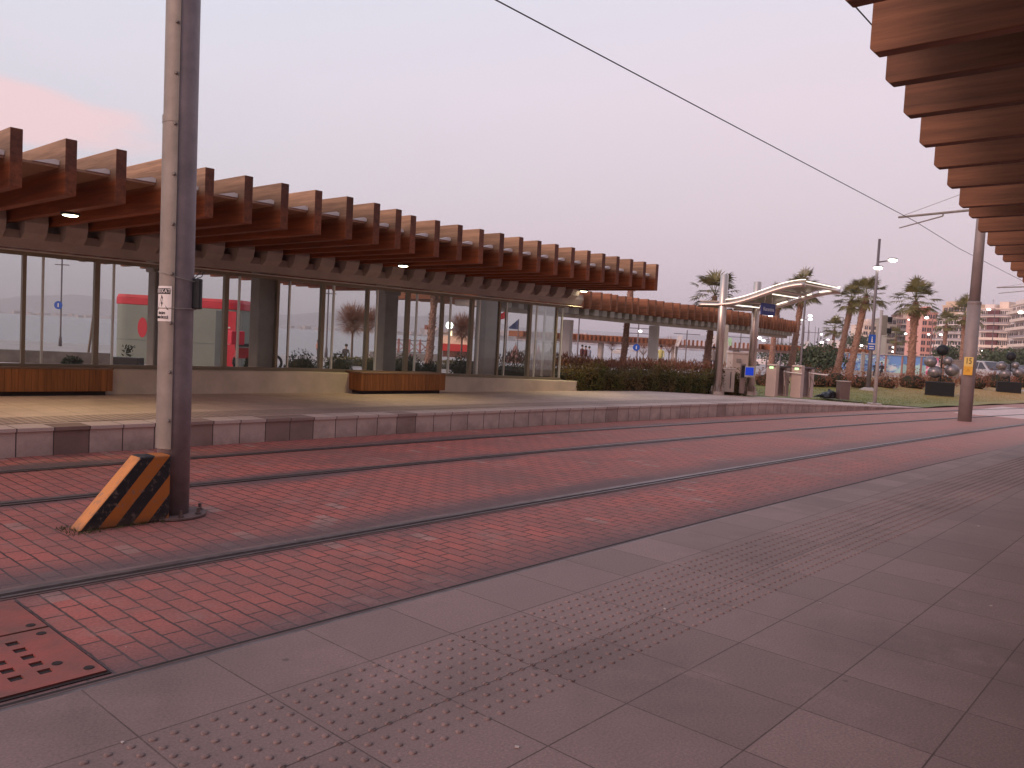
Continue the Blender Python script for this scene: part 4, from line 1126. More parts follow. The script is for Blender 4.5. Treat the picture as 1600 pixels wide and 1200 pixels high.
def turnstile(p, label):
    rz = -1.62
    t = thing('turnstile', label, 'turnstile', p, rz, 'fare turnstiles'); M_ = chain(t)
    def w(m): m.v = [tuple(M_ @ Vector(v)) for v in m.v]; return m
    m = MB(); m.bb(-.15, .15, -.10, .10, 0, .93); w(m).build('front_cabinet', M_TURN, t, bevel=.015)
    m = MB(); m.bb(-.13, .13, .62, .80, 0, .84); w(m).build('rear_cabinet', M_TURN, t, bevel=.015)
    m = MB(); m.bb(-.14, .14, -.10, .82, .84, .885); w(m).build('top_cover', mat('turn_dark', (.10, .075, .075), .5), t)
    m = MB(); m.bb(-.04, .04, .10, .62, .05, .82); w(m).build('side_panel', mat('turn_side', (.22, .165, .16), .4, .5), t)
    m = MB(); m.bb(-.055, .055, -.112, -.099, .80, .86); w(m).build('display', M_GREENL, t)
    hub = MB(); hub.ball((.17, .34, .72), .045, 10, 6); h = w(hub).build('hub', M_STAIN, t)
    for e in ((.72, .34, .70), (.20, .36, .32), (.24, .62, .40)):
        m = MB(); m.tube((.17, .34, .72), e, .018, .018, 8); w(m).build('bar', M_STAIN, h)
turnstile(Vector((22.28, 9.75, .28)), 'left fare turnstile with green display, nearer the steel pillars')
turnstile(Vector((22.78, 9.22, .28)), 'right fare turnstile with green display, nearer the bin')
# cabinets and ticket machine under the gate
c = at_depth(1137, 575, 24.6); p = Vector((c.x, c.y, .28))
t = thing('cabinet', 'beige metal service cabinet standing between the two steel pillars', 'cabinet', p); face_box('body', M_CAB, p, .38, .36, .68, t); face_box('top', M_CAB, p + Vector((0, 0, .68)), .42, .40, .03, t)
m = MB(); m.box((p.x-.16, p.y-.20, p.z+.36), (.02, .012, .5), -.9); m.build('door_gap', M_GROOVE, t)
c = at_depth(1155, 560, 26.); p = Vector((c.x, c.y, .22))
t = thing('ticket_booth', 'taller beige booth with a small dark window behind the cabinet', 'booth', p); face_box('body', M_CAB, p, .62, .5, 1.22, t, rz=-.75); face_box('cap', M_CAB, p + Vector((0, 0, 1.22)), .68, .56, .06, t, rz=-.75)
q = p + Vector((-.15, -.25, .62)); face_box('window', M_BLACK, q, .13, .02, .20, t, rz=-.75)
q = p + Vector((-.30, -.14, .95)); face_box('vent', mat('vent_grey', (.3, .25, .23)), q, .16, .02, .12, t, rz=-.75)
c = at_depth(1160, 592, 24.1); p = Vector((c.x, c.y, .28))
t = thing('card_machine', 'slim card machine with a bright blue screen in front of the right pillar', 'card machine', p)
face_box('post', mat('machine_post', (.30, .22, .20), .4, .4), p, .14, .12, .88, t)
c = at_depth(1171, 581, 23.9); nv = Vector((-c.x, -c.y, 0)).normalized()
m = MB(); m.box(c, (.30, .07, .32), atan2(rt.y, rt.x)); hd = m.build('screen_housing', M_POSTL, t, bevel=.01)
m = MB(); m.box(c + nv*.036 + Vector((0, 0, .015)), (.24, .012, .23), atan2(rt.y, rt.x)); m.build('screen', mat('blue_screen', (.01, .03, .35), .3, emit=(.01, .06, .62), es=.55, var=0), hd)
m = MB(); m.box(c - Vector((rt.x, rt.y, 0))*.19, (.09, .07, .36), atan2(rt.y, rt.x)); m.build('reader', M_BLACK, t)
# bin and rubbish bag
p = at_z(1316, 624, .10)
t = thing('litter_bin', 'square brown metal bin at the end of the platform', 'bin', p); 
m = MB(); m.box((p.x, p.y, p.z+.30), (.34, .34, .60), .75); m.build('body', mat('bin_brown', (.20, .13, .115), .5, .4, var=.12, vs=5), t, bevel=.012)
m = MB(); m.box((p.x, p.y, p.z+.612), (.37, .37, .024), .75); m.build('rim', M_TURN, t)
p = at_z(1293, 621, .13)
m = MB(); seg, rg = 26, 14
for j in range(rg+1):
    th = pi*j/rg
    for i in range(seg):
        a = 2*pi*i/seg; w = 1 + .13*sin(5*a+3*th) + .10*sin(9*a-2*th) + .05*sin(17*a)
        m.v.append((p.x + (rt.x*cos(a) - rt.y*sin(a))*.30*sin(th)*w, p.y + (rt.y*cos(a) + rt.x*sin(a))*.22*sin(th)*w, p.z + max(-.02, .04 + .17*cos(th)*(1+.25*cos(a))*w)))
for j in range(rg):
    for i in range(seg): m.f.append((j*seg+i, (j+1)*seg+i, (j+1)*seg+(i+1) % seg, j*seg+(i+1) % seg)); m.mi.append(0)
v = -Vector((rt.x, rt.y, 0))
m.prism([p + v*.22 + Vector((0, 0, .0)), p + v*.46 + Vector((0, 0, .0)), p + v*.38 + Vector((0, 0, .05)), p + v*.2 + Vector((0, 0, .12))], (0, -.03, 0), (0, .03, 0))
o = m.build('rubbish_bag', mat('bag_plastic', (.012, .012, .016), .3, var=.2), smooth=True); tag(o, 'crumpled black rubbish bag lying left of the square bin', 'bag')

# ------------------------------------------------------------------ signal post, lamp posts
def signal_post():
    p = at_ground(1366, 636); p.z = .0; Z = zpix(p, 1381, 497)
    t = thing('signal_post', 'slim light grey post on a square foot with a signal head seen from behind', 'signal', p)
    m = MB(); m.lathe(p, [(.058, 0), (.050, Z+.25)], 12); m.build('post', mat('post_light', (.46, .40, .38), .5, .3), t, smooth=True)
    m = MB(); m.box((p.x, p.y, .05), (.34, .34, .12), .7); m.build('foot', MATS['post_light'], t, bevel=.01)
    c = Vector((p.x, p.y, Z - .22)) + Vector((rt.x, rt.y, 0))*.10
    m = MB(); m.box(c, (.17, .16, .62), atan2(rt.y, rt.x)); h = m.build('signal_head', mat('signal_grey', (.24, .225, .19), .6), t, bevel=.02)
    for k in (-.18, .18):
        m = MB(); m.box(c + Vector((rt.x, rt.y, 0))*.15 + Vector((0, 0, k)), (.14, .16, .17), atan2(rt.y, rt.x)); m.build('visor', M_BLACK, h)
signal_post()
def ground_pt(px, py): return at_ground(px, py)
M_LPOST = mat('lamp_post_grey', (.17, .145, .155), .5, .35, var=.08)
def double_lamp():
    p = at_ground(1356, 611); d = p.x*cos(ANG)+p.y*sin(ANG); Z = zpix(p, 1382, 378)
    t = thing('street_lamp', 'tall lamp post with two glowing heads and a blue information sign, above the palms', 'street lamp', p)
    m = MB(); m.lathe(p, [(.10, -.05), (.09, 1.2), (.065, 3), (.055, Z)], 12); m.build('post', M_LPOST, t, smooth=True)
    m = MB(); m.lathe(p, [(.42, -.05), (.36, .06), (.16, .16)], 14); m.build('base', M_CONC, t, smooth=True)
    for px, py, sx in ((1391, 406.5, 1), (1373, 418.5, -1)):
        c = at_depth(px+ (4 if sx > 0 else -1), py, d); arm0 = Vector((p.x, p.y, c.z-.12 if sx > 0 else c.z+.04))
        m = MB(); m.tube(arm0, c, .03, .025, 6); a = m.build('arm', M_LPOST, t)
        m = MB(); m.ball(c + Vector((0, 0, .05)), 1, 14, 8, (.27, .20, .05)); m.build('head', M_LPOST, a, smooth=True)
        m = MB(); m.ball(c, 1, 14, 8, (.25, .18, .085)); m.build('lamp', M_STRL, a, smooth=True)
    c = at_depth(1363, 535, d) ; r_ = Vector((rt.x, rt.y, 0)); nv = Vector((-c.x, -c.y, 0)).normalized()
    c = c - r_*.02 + nv*.10
    m = MB(); m.box(c, (.30, .03, .66), atan2(rt.y, rt.x)); s = m.build('information_sign', M_BLUE2, t, bevel=.01)
    m = MB(); q = c + nv*.02
    m.box(q + Vector((0, 0, .22)), (.04, .01, .05), atan2(rt.y, rt.x)); m.box(q + Vector((0, 0, .10)), (.05, .01, .14), atan2(rt.y, rt.x)); m.box(q + Vector((0, 0, .02)), (.09, .01, .03), atan2(rt.y, rt.x))
    m.build('symbol', M_WHITE, s)
    for k, (z_, w_) in enumerate(((-.07, .30), (-.18, .2), (-.27, .2))):
        m = MB(); m.box(q + Vector((0, 0, z_)), (w_, .01, .045), atan2(rt.y, rt.x)); m.build('white_bar', M_WHITE, s)
double_lamp()
# slender promenade lamp posts with cross arms
def cross_lamp(px, ptop, pbase, arms, label, sign=None, lit=None, r=.055, lean=0, base_y=None, d=None):
    p = at_ground(px, pbase) if d is None else stand(px, d)
    dd = p.x*cos(ANG)+p.y*sin(ANG); Z = zpix(p, px, ptop)
    t = thing('lamp_post', label, 'lamp post', p, 0, 'promenade lamp posts')
    r_ = Vector((rt.x, rt.y, 0)); f_ = Vector((fw.x, fw.y, 0)).normalized()
    m = MB(); m.lathe(p, [(r*1.9, 0), (r*1.7, .5), (r, .7), (r*.8, Z-p.z)], 8); m.build('post', M_LPOST, t, smooth=True)
    for k, (py, half) in enumerate(arms):
        z = zpix(p, px, py); m = MB(); m.tube((p.x-r_.x*half, p.y-r_.y*half, z), (p.x+r_.x*half, p.y+r_.y*half, z), .03, .03, 5)
        for s_ in (-1, 1): m.box(Vector((p.x, p.y, z)) + r_*half*s_, (.40, .16, .05), atan2(rt.y, rt.x))
        m.build('arm', M_LPOST, t)
    if sign:
        z = zpix(p, px, sign); c = Vector((p.x, p.y, z)) - f_*.12
        m = MB(); m.lathe((0, 0, 0), [(.26, 0), (.26, .03)], 16); R_ = Matrix.Rotation(pi/2, 3, 'X'); R2 = Matrix.Rotation(atan2(rt.y, rt.x), 3, 'Z')
        m.v = [tuple(R2 @ (R_ @ Vector(v)) + c - r_*.10) for v in m.v]; s = m.build('round_sign', M_BLUE2, t)
        m = MB(); m.box(c - r_*.10 - f_*.035, (.07, .01, .24), atan2(rt.y, rt.x)); m.build('symbol', M_WHITE, s)
    if lit:
        for k, (lx, ly, s_) in enumerate(lit):
            c = at_depth(lx, ly, dd); m = MB(); m.ball(c, 1, 12, 8, (s_, s_, s_*.6)); m.build('lamp', M_STRL, t, smooth=True)
    return t
cross_lamp(94, 405, 541, [(413.5, .22)], 'slim promenade lamp post with a blue sign, seen through the glass at far left', sign=477)
cross_lamp(511, 452, 558, [(458.5, .28)], 'lamp post with short cross arms behind the wide glass pane left of the bare tree', d=50)
cross_lamp(903, 470, 566, [], 'plain lamp post rising behind the second canopy, right of its first column', d=56)
cross_lamp(996, 506, 566, [(513, .8), (521, .9)], 'lamp post with two cross arms and a blue round sign by the water', sign=543, lit=[(1000.5, 517.5, .13)], d=60)
cross_lamp(1072, 516, 570, [(522, .9)], 'lamp post with one cross arm between the hedge and the first steel pillar', d=68)
cross_lamp(1156, 520, 566, [(527, 1.4)], 'lamp post with a wide cross arm seen between the two steel pillars', d=80)
cross_lamp(1252, 437, 600, [], 'tall lamp post just right of the gate roof, with two small glowing lamps', lit=[(1266, 493.5, .11), (1266, 499, .11)], d=44, r=.07)
cross_lamp(1276, 512, 560, [(520, 1.6)], 'far lamp post with a long cross arm right of the tall lamp post', lit=[(1283.5, 522.5, .14)], d=95)
def street_lamp(px, py, s_, d, label, side=-1):
    c = at_depth(px, py, d); r_ = Vector((rt.x, rt.y, 0)); q = c + r_*side*(-1.0)
    p = Vector((q.x, q.y, gz(q.y)))
    t = thing('street_lamp', label, 'street lamp', p, 0, 'lit street lamps along the seafront road')
    m = MB(); m.tube(p, (q.x, q.y, c.z+.15), .09, .05, 6); m.build('post', M_LPOST, t)
    m = MB(); m.tube((q.x, q.y, c.z+.15), c + Vector((0, 0, .1)), .04, .03, 5); m.build('arm', M_LPOST, t)
    m = MB(); m.ball(c, 1, 10, 6, (s_*1.35, s_*1.35, s_*.8)); m.build('lamp', M_STRL, t, smooth=True)
SL = [(1306, 497, .42, 110, 'brightest lone lamp left of the twin palms'), (1204, 494, .30, 90, 'glowing lamp just below the blue name sign'), (1210, 498.5, .2, 92, 'small lamp right below the blue name sign'), (1253, 500, .2, 110, 'small lamp over the right end of the second canopy'),
      (1284, 535, .34, 120, 'low lamp between the marina masts'), (1294, 531, .25, 120, 'lamp beside the white banner near the palms'), (1448, 496.5, .42, 130, 'lamp in front of the pink building'), (1420, 499.5, .22, 150, 'small lamp left of the thick palm crown base'), (1415, 521.5, .32, 140, 'lamp left of the thick palm trunk'),
      (1451, 522.5, .28, 140, 'lamp right of the thick palm trunk'), (1470, 523, .36, 140, 'lamp in front of the white balconies'), (1396, 542.5, .30, 130, 'upper lamp of two above the painted wall'), (1395.5, 549.5, .30, 132, 'lower lamp of two above the painted wall'), (1346, 540, .34, 140, 'warm lamp at the foot of the cream block'),
      (1545, 483.5, .40, 130, 'lamp against the maroon balconies'), (1595, 488, .5, 120, 'large bright lamp at the right edge'), (1536, 548, .28, 130, 'low lamp above the parked silver car'), (1187, 528, .3, 95, 'lamp behind the right steel pillar'), (1193, 532, .28, 95, 'second lamp behind the right steel pillar')]
for px, py, s_, d, lab in SL: street_lamp(px, py, s_*.55, d, lab)
# banners on white masts
for i, (x0, y0, x1, y1, d, lab) in enumerate([(1060, 524, 1055, 541, 75, 'thin white feather banner left of the first steel pillar'), (1116, 524, 1111, 538, 80, 'left one of two white banners leaning together'), (1118, 524, 1123, 538, 80, 'right one of two white banners leaning together'), (1203, 527, 1206, 542, 80, 'narrow white banner under the second canopy end'),
      (1259, 533, 1254, 545, 84, 'short white banner left of the tall lamp post base'), (1296, 531, 1290, 548, 84, 'tall white banner left of the twin palms'), (1137, 528, 1138, 540, 78, 'green-white banner between the two steel pillars')]):
    a = at_depth(x0, y0, d); b = at_depth(x1, y1, d); g0 = Vector((b.x, b.y, gz(b.y)))
    t = thing('banner', lab, 'banner', g0, 0, 'feather banners by the marina')
    m = MB(); m.tube(g0, b, .04, .035, 5); m.tube(b, a, .035, .03, 5); m.build('mast', M_WHITE, t)
    r_ = Vector((rt.x, rt.y, 0)); m = MB(); m.prism([a, b, b + r_*.30, a + r_*.42], (0, -.01, 0), (0, .01, 0)); m.build('flag', M_WHITE if i != 6 else mat('green_banner', (.45, .72, .42), .6), t)

# ------------------------------------------------------------------ palms
def palm(px_top, py_top, px_b, py_b, d, crown, label, tr=.22, seed=1, group='palms along the seafront', n=34, dead=4):
    random.seed(seed)
    b = stand(px_b, d); Z = zpix(b, px_top, py_top)
    c = at_depth(px_top, py_top, d)
    t = thing('palm_tree', label, 'palm', b, 0, group)
    tr *= .70
    m = MB(); n_ = 22; seg = 12
    for j in range(n_+1):
        s_ = j/n_; p = b.lerp(c, s_); p.x += .10*sin(3*s_)*0; 
        r = tr*(1.25 - .45*s_ + (.25 if s_ < .06 else 0) + (.18 if s_ > .72 and s_ < .93 else 0))
        for i in range(seg):
            a = 2*pi*i/seg; rr = r*(1 + .10*((i+j) % 2) + random.uniform(-.06, .06)); m.v.append((p.x + rr*cos(a), p.y + rr*sin(a), p.z))
    for j in range(n_):
        for i in range(seg): m.f.append((j*seg+i, j*seg+(i+1) % seg, (j+1)*seg+(i+1) % seg, (j+1)*seg+i)); m.mi.append(0)
    # leaf-base stubs
    for k in range(110):
        s_ = random.random()**.8; p = b.lerp(c, s_); a = random.uniform(0, 2*pi); r = tr*(1.2-.4*s_)
        q = p + Vector((cos(a)*r, sin(a)*r, 0)); m.leaf(q, (cos(a), sin(a), .9), .09*tr/.22, .17*tr/.22)
    m.build('trunk', M_BARK, t)
    m = MB()
    for k in range(n):
        az = 2*pi*(k*.381966) + random.uniform(-.2, .2); el = radians(80) - (k/n)*radians(104) + random.uniform(-.20, .20)
        d0 = Vector((cos(az)*cos(el), sin(az)*cos(el), sin(el)))
        L_ = crown*random.uniform(.40, .66)
        side = Vector((-sin(az), cos(az), 0))
        # petiole, bending
        pts = [c.copy()]; dv = d0.copy()
        for q in range(4):
            dv = (dv + Vector((0, 0, -.07 - .05*(k/n)))).normalized(); pts.append(pts[-1] + dv*L_/4)
        for a_, b_ in zip(pts, pts[1:]):
            w = side*.012*crown; m.add([a_-w, a_+w, b_+w*.8, b_-w*.8], [(0, 1, 2, 3)])
        tip = pts[-1]; nrm = side.cross(dv).normalized()
        B = 17; F = crown*random.uniform(.38, .50)
        for q in range(B):
            an = -1.45 + 2.9*q/(B-1) + random.uniform(-.05, .05)
            dd = (dv*cos(an) + side*sin(an)).normalized()
            e1 = tip + dd*F*.60*(1-.15*abs(an)); e2 = e1 + (dd + Vector((0, 0, -.18 - .65*random.random()))).normalized()*F*.42
            w = (dv*-sin(an) + side*cos(an))*F*.046
            m.add([tip, e1 - w, e2, e1 + w], [(0, 1, 2, 3)])
    m.build('crown', M_PALM, t)
    if dead:
        m = MB()
        for k in range(dead*6):
            az = random.uniform(0, 2*pi); q = c + Vector((cos(az)*tr, sin(az)*tr, -.15 - .6*random.random()))
            m.leaf(q, (cos(az)*.35, sin(az)*.35, -1), .10, .5*crown*random.uniform(.4, .9)*.6)
        m.build('dry_skirt', mat('dry_fronds', (.20, .125, .07), .9, var=.3), t)
palm(1353, 463, 1328, 598, 50, 1.50, 'tall palm right of the blurred pair, its trunk glowing red-brown', .25, 5)
palm(1331, 470, 1308, 598, 55, 1.45, 'left palm of the close pair beside the double street lamp', .25, 9)
palm(1431, 472, 1424, 598, 48, 1.62, 'thick free-standing palm in front of the pink building', .27, 12)
palm(1117, 462, 1104, 572, 46, 1.70, 'palm whose green crown shows left of the first steel pillar', .24, 21)
palm(1254, 458, 1236, 600, 52, 1.70, 'palm whose crown rises above the curved gate roof', .24, 33)
palm(1216, 470, 1205, 590, 64, 1.6, 'palm partly hidden behind the blue name sign', .26, 40)
palm(1304, 514, 1298, 575, 100, 1.9, 'small distant palm left of the twin palms', .2, 44, n=36)
palm(1479, 506, 1472, 590, 85, 1.75, 'small palm right of the thick palm, before the white balconies', .24, 47, n=28)
palm(1508, 492, 1503, 590, 66, 1.9, 'palm half hidden behind the 15 plate pole', .24, 51, n=30)
palm(988, 431, 974, 566, 40, .72, 'palm trunk passing behind the middle of the second canopy', .19, 55)
palm(682, 432, 671, 573, 30, 1.2, 'leaning palm trunk seen through the glass left of the red cafe', .17, 58)
palm(1400, 528, 1396, 575, 110, 1.8, 'tiny palm between the signal post and the thick palm', .2, 61, n=22)
random.seed(77)
# ------------------------------------------------------------------ round bare trees and other trees
def bare_tree(px, pb, d, r, zc_py, label, n=900, col=None):
    b = stand(px, d) if pb is None else at_ground(px, pb); dd = b.x*cos(ANG)+b.y*sin(ANG)
    zc = zpix(b, px, zc_py); t = thing('bare_tree', label, 'tree', b, 0, 'round pruned bare trees on the promenade')
    fork = Vector((b.x, b.y, zc - r*.75)); c = Vector((b.x, b.y, zc))
    m = MB(); m.tube(b, fork, r*.075, r*.055, 8); m.build('trunk', M_TRUNK, t)
    m = MB()
    for k in range(7):
        a = 2*pi*k/7; m.tube(fork, fork + Vector((cos(a)*r*.5, sin(a)*r*.5, r*(.45+.25*random.random()))), r*.035, r*.015, 5)
    m.build('limbs', M_TRUNK, t)
    m = MB()
    for k in range(n):
        u = random.uniform(-1, 1); a = random.uniform(0, 2*pi); q = sqrt(1-u*u); dv = Vector((q*cos(a), q*sin(a), u*.95))
        s_ = c + dv*r*random.uniform(.0, .82); dv2 = (dv + Vector((random.uniform(-.35, .35), random.uniform(-.35, .35), .35))).normalized()
        L_ = r*random.uniform(.3, .55); w = Vector((random.uniform(-1, 1), random.uniform(-1, 1), .2)).normalized()*r*.010
        m.add([s_-w, s_+w, s_ + dv2*L_], [(0, 1, 2)])
    m.build('crown', M_TWIG, t)
bare_tree(551, None, 36, .80, 500, 'round rust-brown bare tree left of the flared column, seen through the glass', n=4200)
bare_tree(576, None, 40, .72, 500, 'second rust-brown bare tree half hidden by the mullions', n=3000)
bare_tree(722, None, 38, .72, 512, 'rust-brown bare tree in front of the red cafe lights', n=3600)
bare_tree(955, 566, 0, .75, 540, 'small bare tree left of the long palm trunk by the water', n=700)
bare_tree(1006, None, 62, .70, 544, 'small bare tree left of the right-hand white column', n=700)
bare_tree(1046, None, 64, .80, 540, 'small bare tree right of the right-hand white column', n=700)
def leafy_tree(px, pyc, d, rx, rz_, label, n=900, m_=None, lw=.18):
    c = at_depth(px, pyc, d); b = Vector((c.x, c.y, gz(c.y))); t = thing('leafy_tree', label, 'tree', b, 0, 'trees along the seafront road')
    m = MB(); m.tube(b, (c.x, c.y, c.z), .22, .12, 8); m.build('trunk', M_TRUNK, t)
    ph = [random.uniform(0, 6) for _ in range(3)]
    def pt():
        u = random.uniform(-1, 1); a = random.uniform(0, 2*pi); q = sqrt(1-u*u); r = random.random()**.4*(1 + .22*sin(3*a+ph[0]) + .15*sin(4*u+5*a+ph[1]))
        return (c.x + rx*r*q*cos(a), c.y + rx*r*q*sin(a), c.z + rz_*r*u)
    leafy('crown', pt, n, lw, lw*1.6, m_ or M_LEAFT, parent=t)
leafy_tree(1264, 562, 74, 1.1, 1.2, 'round dark green tree left of the green and cream posts', 1200)
leafy_tree(1291, 563, 72, 1.7, 1.5, 'broad dark green tree left of the painted wall', 1600)
leafy_tree(1210, 553, 100, 2.2, 1.3, 'dark tree low behind the gate, left one', 900)
leafy_tree(1235, 556, 100, 2.6, 1.5, 'dark tree low behind the gate, right one', 900)
leafy_tree(1560, 563, 120, 3.4, 1.6, 'olive green street tree in front of the big right-hand block', 1500, lw=.3)
leafy_tree(1592, 565, 115, 3.0, 1.6, 'olive green street tree at the right edge of the picture', 1400, lw=.3)
leafy_tree(1338, 534, 220, 3.6, 2.0, 'dark tree beside the cream block, behind the pergola end', 900, lw=.4)
leafy_tree(1484, 556, 130, 2.6, 1.6, 'grey-green tree behind the first black planter', 1100, lw=.3)

# ------------------------------------------------------------------ planters with ball sculptures
def planter(px, py, k, label):
    p = at_ground(px, py); d = p.x*cos(ANG)+p.y*sin(ANG)
    rz = .25; t = thing('planter', label, 'planter', p, rz, 'black planters with ball sculptures'); M_ = chain(t)
    def w(m): m.v = [tuple(M_ @ Vector(v)) for v in m.v]; return m
    s_ = 1.15; m = MB(); m.bb(-s_/2, s_/2, -s_/2, s_/2, 0, .66); w(m).build('box', mat('planter_black', (.008, .008, .010), .8, var=.3, vs=8, stretch=(1, 1, 8)), t, bevel=.02)
    m = MB(); m.tube((0, 0, .5), (0, 0, 1.9), .035, .03, 8); w(m).build('stem', M_BLACK, t)
    m = MB(); m.ball((0, 0, 2.08), .25, 16, 10); w(m).build('black_ball', mat('ball_black', (.008, .008, .012), .6, var=.5, vs=14), t, smooth=True)
    for q, (x, z, r) in enumerate(((-.50, 1.55, .27), (-.32, 1.10, .30), (.36, 1.22, .30), (.10, 1.62, .20))):
        v = Vector((rt.x*x, rt.y*x, 0)); v = Matrix.Rotation(-rz, 3, 'Z') @ v
        m = MB(); m.tube((0, 0, 1.0+.15*q), (v.x, v.y-.05*q, z), .02, .02, 6); a = w(m).build('arm', M_BLACK, t)
        m = MB(); m.ball((v.x, v.y - .05*q, z), r, 16, 10, (1, 1, .92)); w(m).build('silver_ball', mat('ball_silver', (.24, .215, .23), .3, .5, var=.35, vs=6), a, smooth=True)
planter(1467, 620, 1, 'nearer black box planter with dark and silver balls, left of the 15 plate pole')
planter(1575, 615, 2, 'farther black box planter with dark and silver balls, near the right edge')

# ------------------------------------------------------------------ painted wall
def mural():
    t = thing('painted_wall', 'long low wall painted in blue, turquoise and magenta shapes behind the bushes', 'painted wall', stand(1385, 75), 0)
    a = stand(1308, 78); b = stand(1466, 72); a.z = b.z = -.2; dv = (b-a); L_ = dv.length; an = atan2(dv.y, dv.x)
    n = Vector((sin(an), -cos(an), 0))
    me = bpy.data.meshes.new('painted_panel')
    m = MB(); m.bb(0, L_, 0, .2, 0, 2.15)
    me.from_pydata(m.v, [], m.f); me.materials.append(M_MURAL)
    o = bpy.data.objects.new('painted_panel', me); COL.objects.link(o); o.parent = t; o.location = a - t.location; o.rotation_euler = (0, 0, an)
    m = MB(); c = (a+b)/2; m.box((c.x, c.y, .10), (L_+.2, .5, .55), an); m.build('base_wall', M_CONC, t)
    m = MB(); m.box((c.x, c.y, 2.0), (L_+.2, .34, .08), an); m.build('coping', M_CONC, t)
    for q in (.13, .30, .52, .68, .86):
        p = a + dv*q - Vector((0, 0, 0)) + n*.5; m = MB(); m.tube((p.x, p.y, -.3), (p.x, p.y, 1.9), .09, .09, 8); m.build('pillar', mat('mural_post', (.36, .19, .15), .8), t)
mural()
p = stand(1348, 60); m = MB(); m.box((p.x, p.y, .8), (.2, .2, 2.4), .7); tag(m.build('stone_pillar', M_CONC), 'square cream pillar in front of the painted wall', 'pillar')

# ------------------------------------------------------------------ apartment blocks
M_WIN = mat('window_glass', (.07, .06, .075), .15, .0, var=.5, vs=.6, spec=.6)
def block(px0, px1, py_top, d, fl, label, wall, slab, accent=None, depth=12, balc=True, setback=0., bays=4, ang=0., roofbits=1, seed=0, py_right=None):
    random.seed(seed)
    a = at_depth(px0, HOR + tan(ROLL)*(px0-800), d); b = at_depth(px1, HOR + tan(ROLL)*(px1-800), d*(1+ang)); a.z = b.z = 0
    pc = (px0+px1)/2; c = (a+b)/2; Z = zpix(c, pc, py_top); dv = b-a; W_ = dv.length; an = atan2(dv.y, dv.x)
    t = thing('apartment_building', label, 'building', a, an, 'apartment blocks along the seafront'); M_ = chain(t)
    def w(m): m.v = [tuple(M_ @ Vector(v)) for v in m.v]; return m
    Hs = Z/fl
    m = MB(); m.bb(0, W_, 0, depth, -1, Z); w(m).build('wall', wall, t)
    m = MB(); m.bb(-.25, W_+.25, -.3, depth+.2, Z, Z+.35); w(m).build('roof', slab, t)
    bw = W_/bays
    for f in range(fl):
        z0 = f*Hs
        if f and balc:
            m = MB(); x0 = 0 if accent else random.choice((0, bw)); x1 = W_ if random.random() < .6 or accent else W_-bw
            m.bb(x0+.05, x1, -1.5, .01, z0-.12, z0+.12); sl = w(m).build('balcony', slab, t)
            m = MB(); m.bb(x0+.05, x1, -1.5, -1.42, z0+.12, z0+Hs*.30); w(m).build('railing', slab if random.random() < .5 else mat('railing_glass', (.36, .30, .31), .3), sl)
        for k in range(bays):
            if fl*bays > 90: pass
            xa = bw*k + bw*.10; xb = bw*(k+1) - bw*.10
            if accent and .22 <= (k+.5)/bays <= .62:
                m = MB(); m.bb(bw*k, bw*(k+1), -.9, .02, z0+.35, z0+Hs-.30); w(m).build('accent_panel', accent, t)
            else:
                wd = xb-xa; s_ = random.choice((0, 0, .25)); m = MB(); m.bb(xa+wd*s_, xb, -.06, .05, z0+Hs*.18, z0+Hs*.80); wi = w(m).build('window', M_WIN, t)
                m = MB(); xm = (xa+wd*s_+xb)/2; m.bb(xm-.06, xm+.06, -.10, -.061, z0+Hs*.18, z0+Hs*.80); w(m).build('frame', slab, wi)
    if roofbits:
        m = MB(); m.bb(W_*.45, W_*.75, depth*.2, depth*.6, Z+.35, Z+2.6); w(m).build('roof_room', slab, t)
        m = MB(); m.tube((W_*.25, 2, Z+.35), (W_*.25, 2, Z+3.4), .06, .04, 5); m.tube((W_*.25-.6, 2, Z+3), (W_*.25+.6, 2, Z+3), .03, .03, 4); w(m).build('antenna', M_LPOST, t)
        m = MB(); m.bb(W_*.06, W_*.38, depth*.05, depth*.5, Z+.35, Z+1.7); w(m).build('roof_room', wall, t)
    return t
def wm(n_, c): return mat(n_, c, .85, var=.07, vs=.4)
CREAM = wm('cream_render', (.80, .64, .54)); WHT = wm('white_render', (.80, .68, .63)); PINK = wm('pink_render', (.74, .38, .31)); GRY = wm('grey_render', (.34, .29, .28)); BRN = wm('brown_render', (.33, .215, .195)); TAN = wm('tan_render', (.74, .55, .40)); MAR = wm('maroon_panel', (.155, .055, .06)); OLV = wm('olive_render', (.34, .31, .26))
block(1345, 1369, 508, 330, 7, 'narrow cream block with a red roof edge beside the street lamp', CREAM, WHT, None, bays=3, balc=False, seed=1)
block(1368, 1384, 501, 340, 7, 'grey slab block behind the signal post', GRY, GRY, None, bays=2, balc=False, seed=2, roofbits=0)
block(1382, 1397, 498, 320, 7, 'olive-grey tower with two dark openings right of the signal post', OLV, OLV, None, bays=1, balc=False, seed=3, roofbits=0)
block(1396, 1424, 498, 330, 8, 'brown block with many balconies left of the thick palm', BRN, CREAM, None, bays=4, seed=4)
block(1424, 1438, 500, 345, 8, 'small tan block hidden behind the thick palm trunk', TAN, WHT, None, bays=2, seed=5, roofbits=0)
block(1436, 1459, 489, 300, 8, 'salmon pink block right of the thick palm', PINK, PINK, None, bays=3, balc=False, seed=6)
block(1459, 1512, 499, 290, 7, 'wide white block with long balconies left of the 15 plate pole', WHT, WHT, None, bays=6, seed=7, ang=-.05)
block(1466, 1512, 477, 300, 8, 'tan upper block rising behind the white balconies', TAN, TAN, None, bays=5, balc=False, seed=8, ang=-.05, depth=10)
block(1527, 1574, 483, 265, 8, 'large block with maroon panels between curved white balconies', WHT, CREAM, MAR, bays=8, seed=9, ang=-.03)
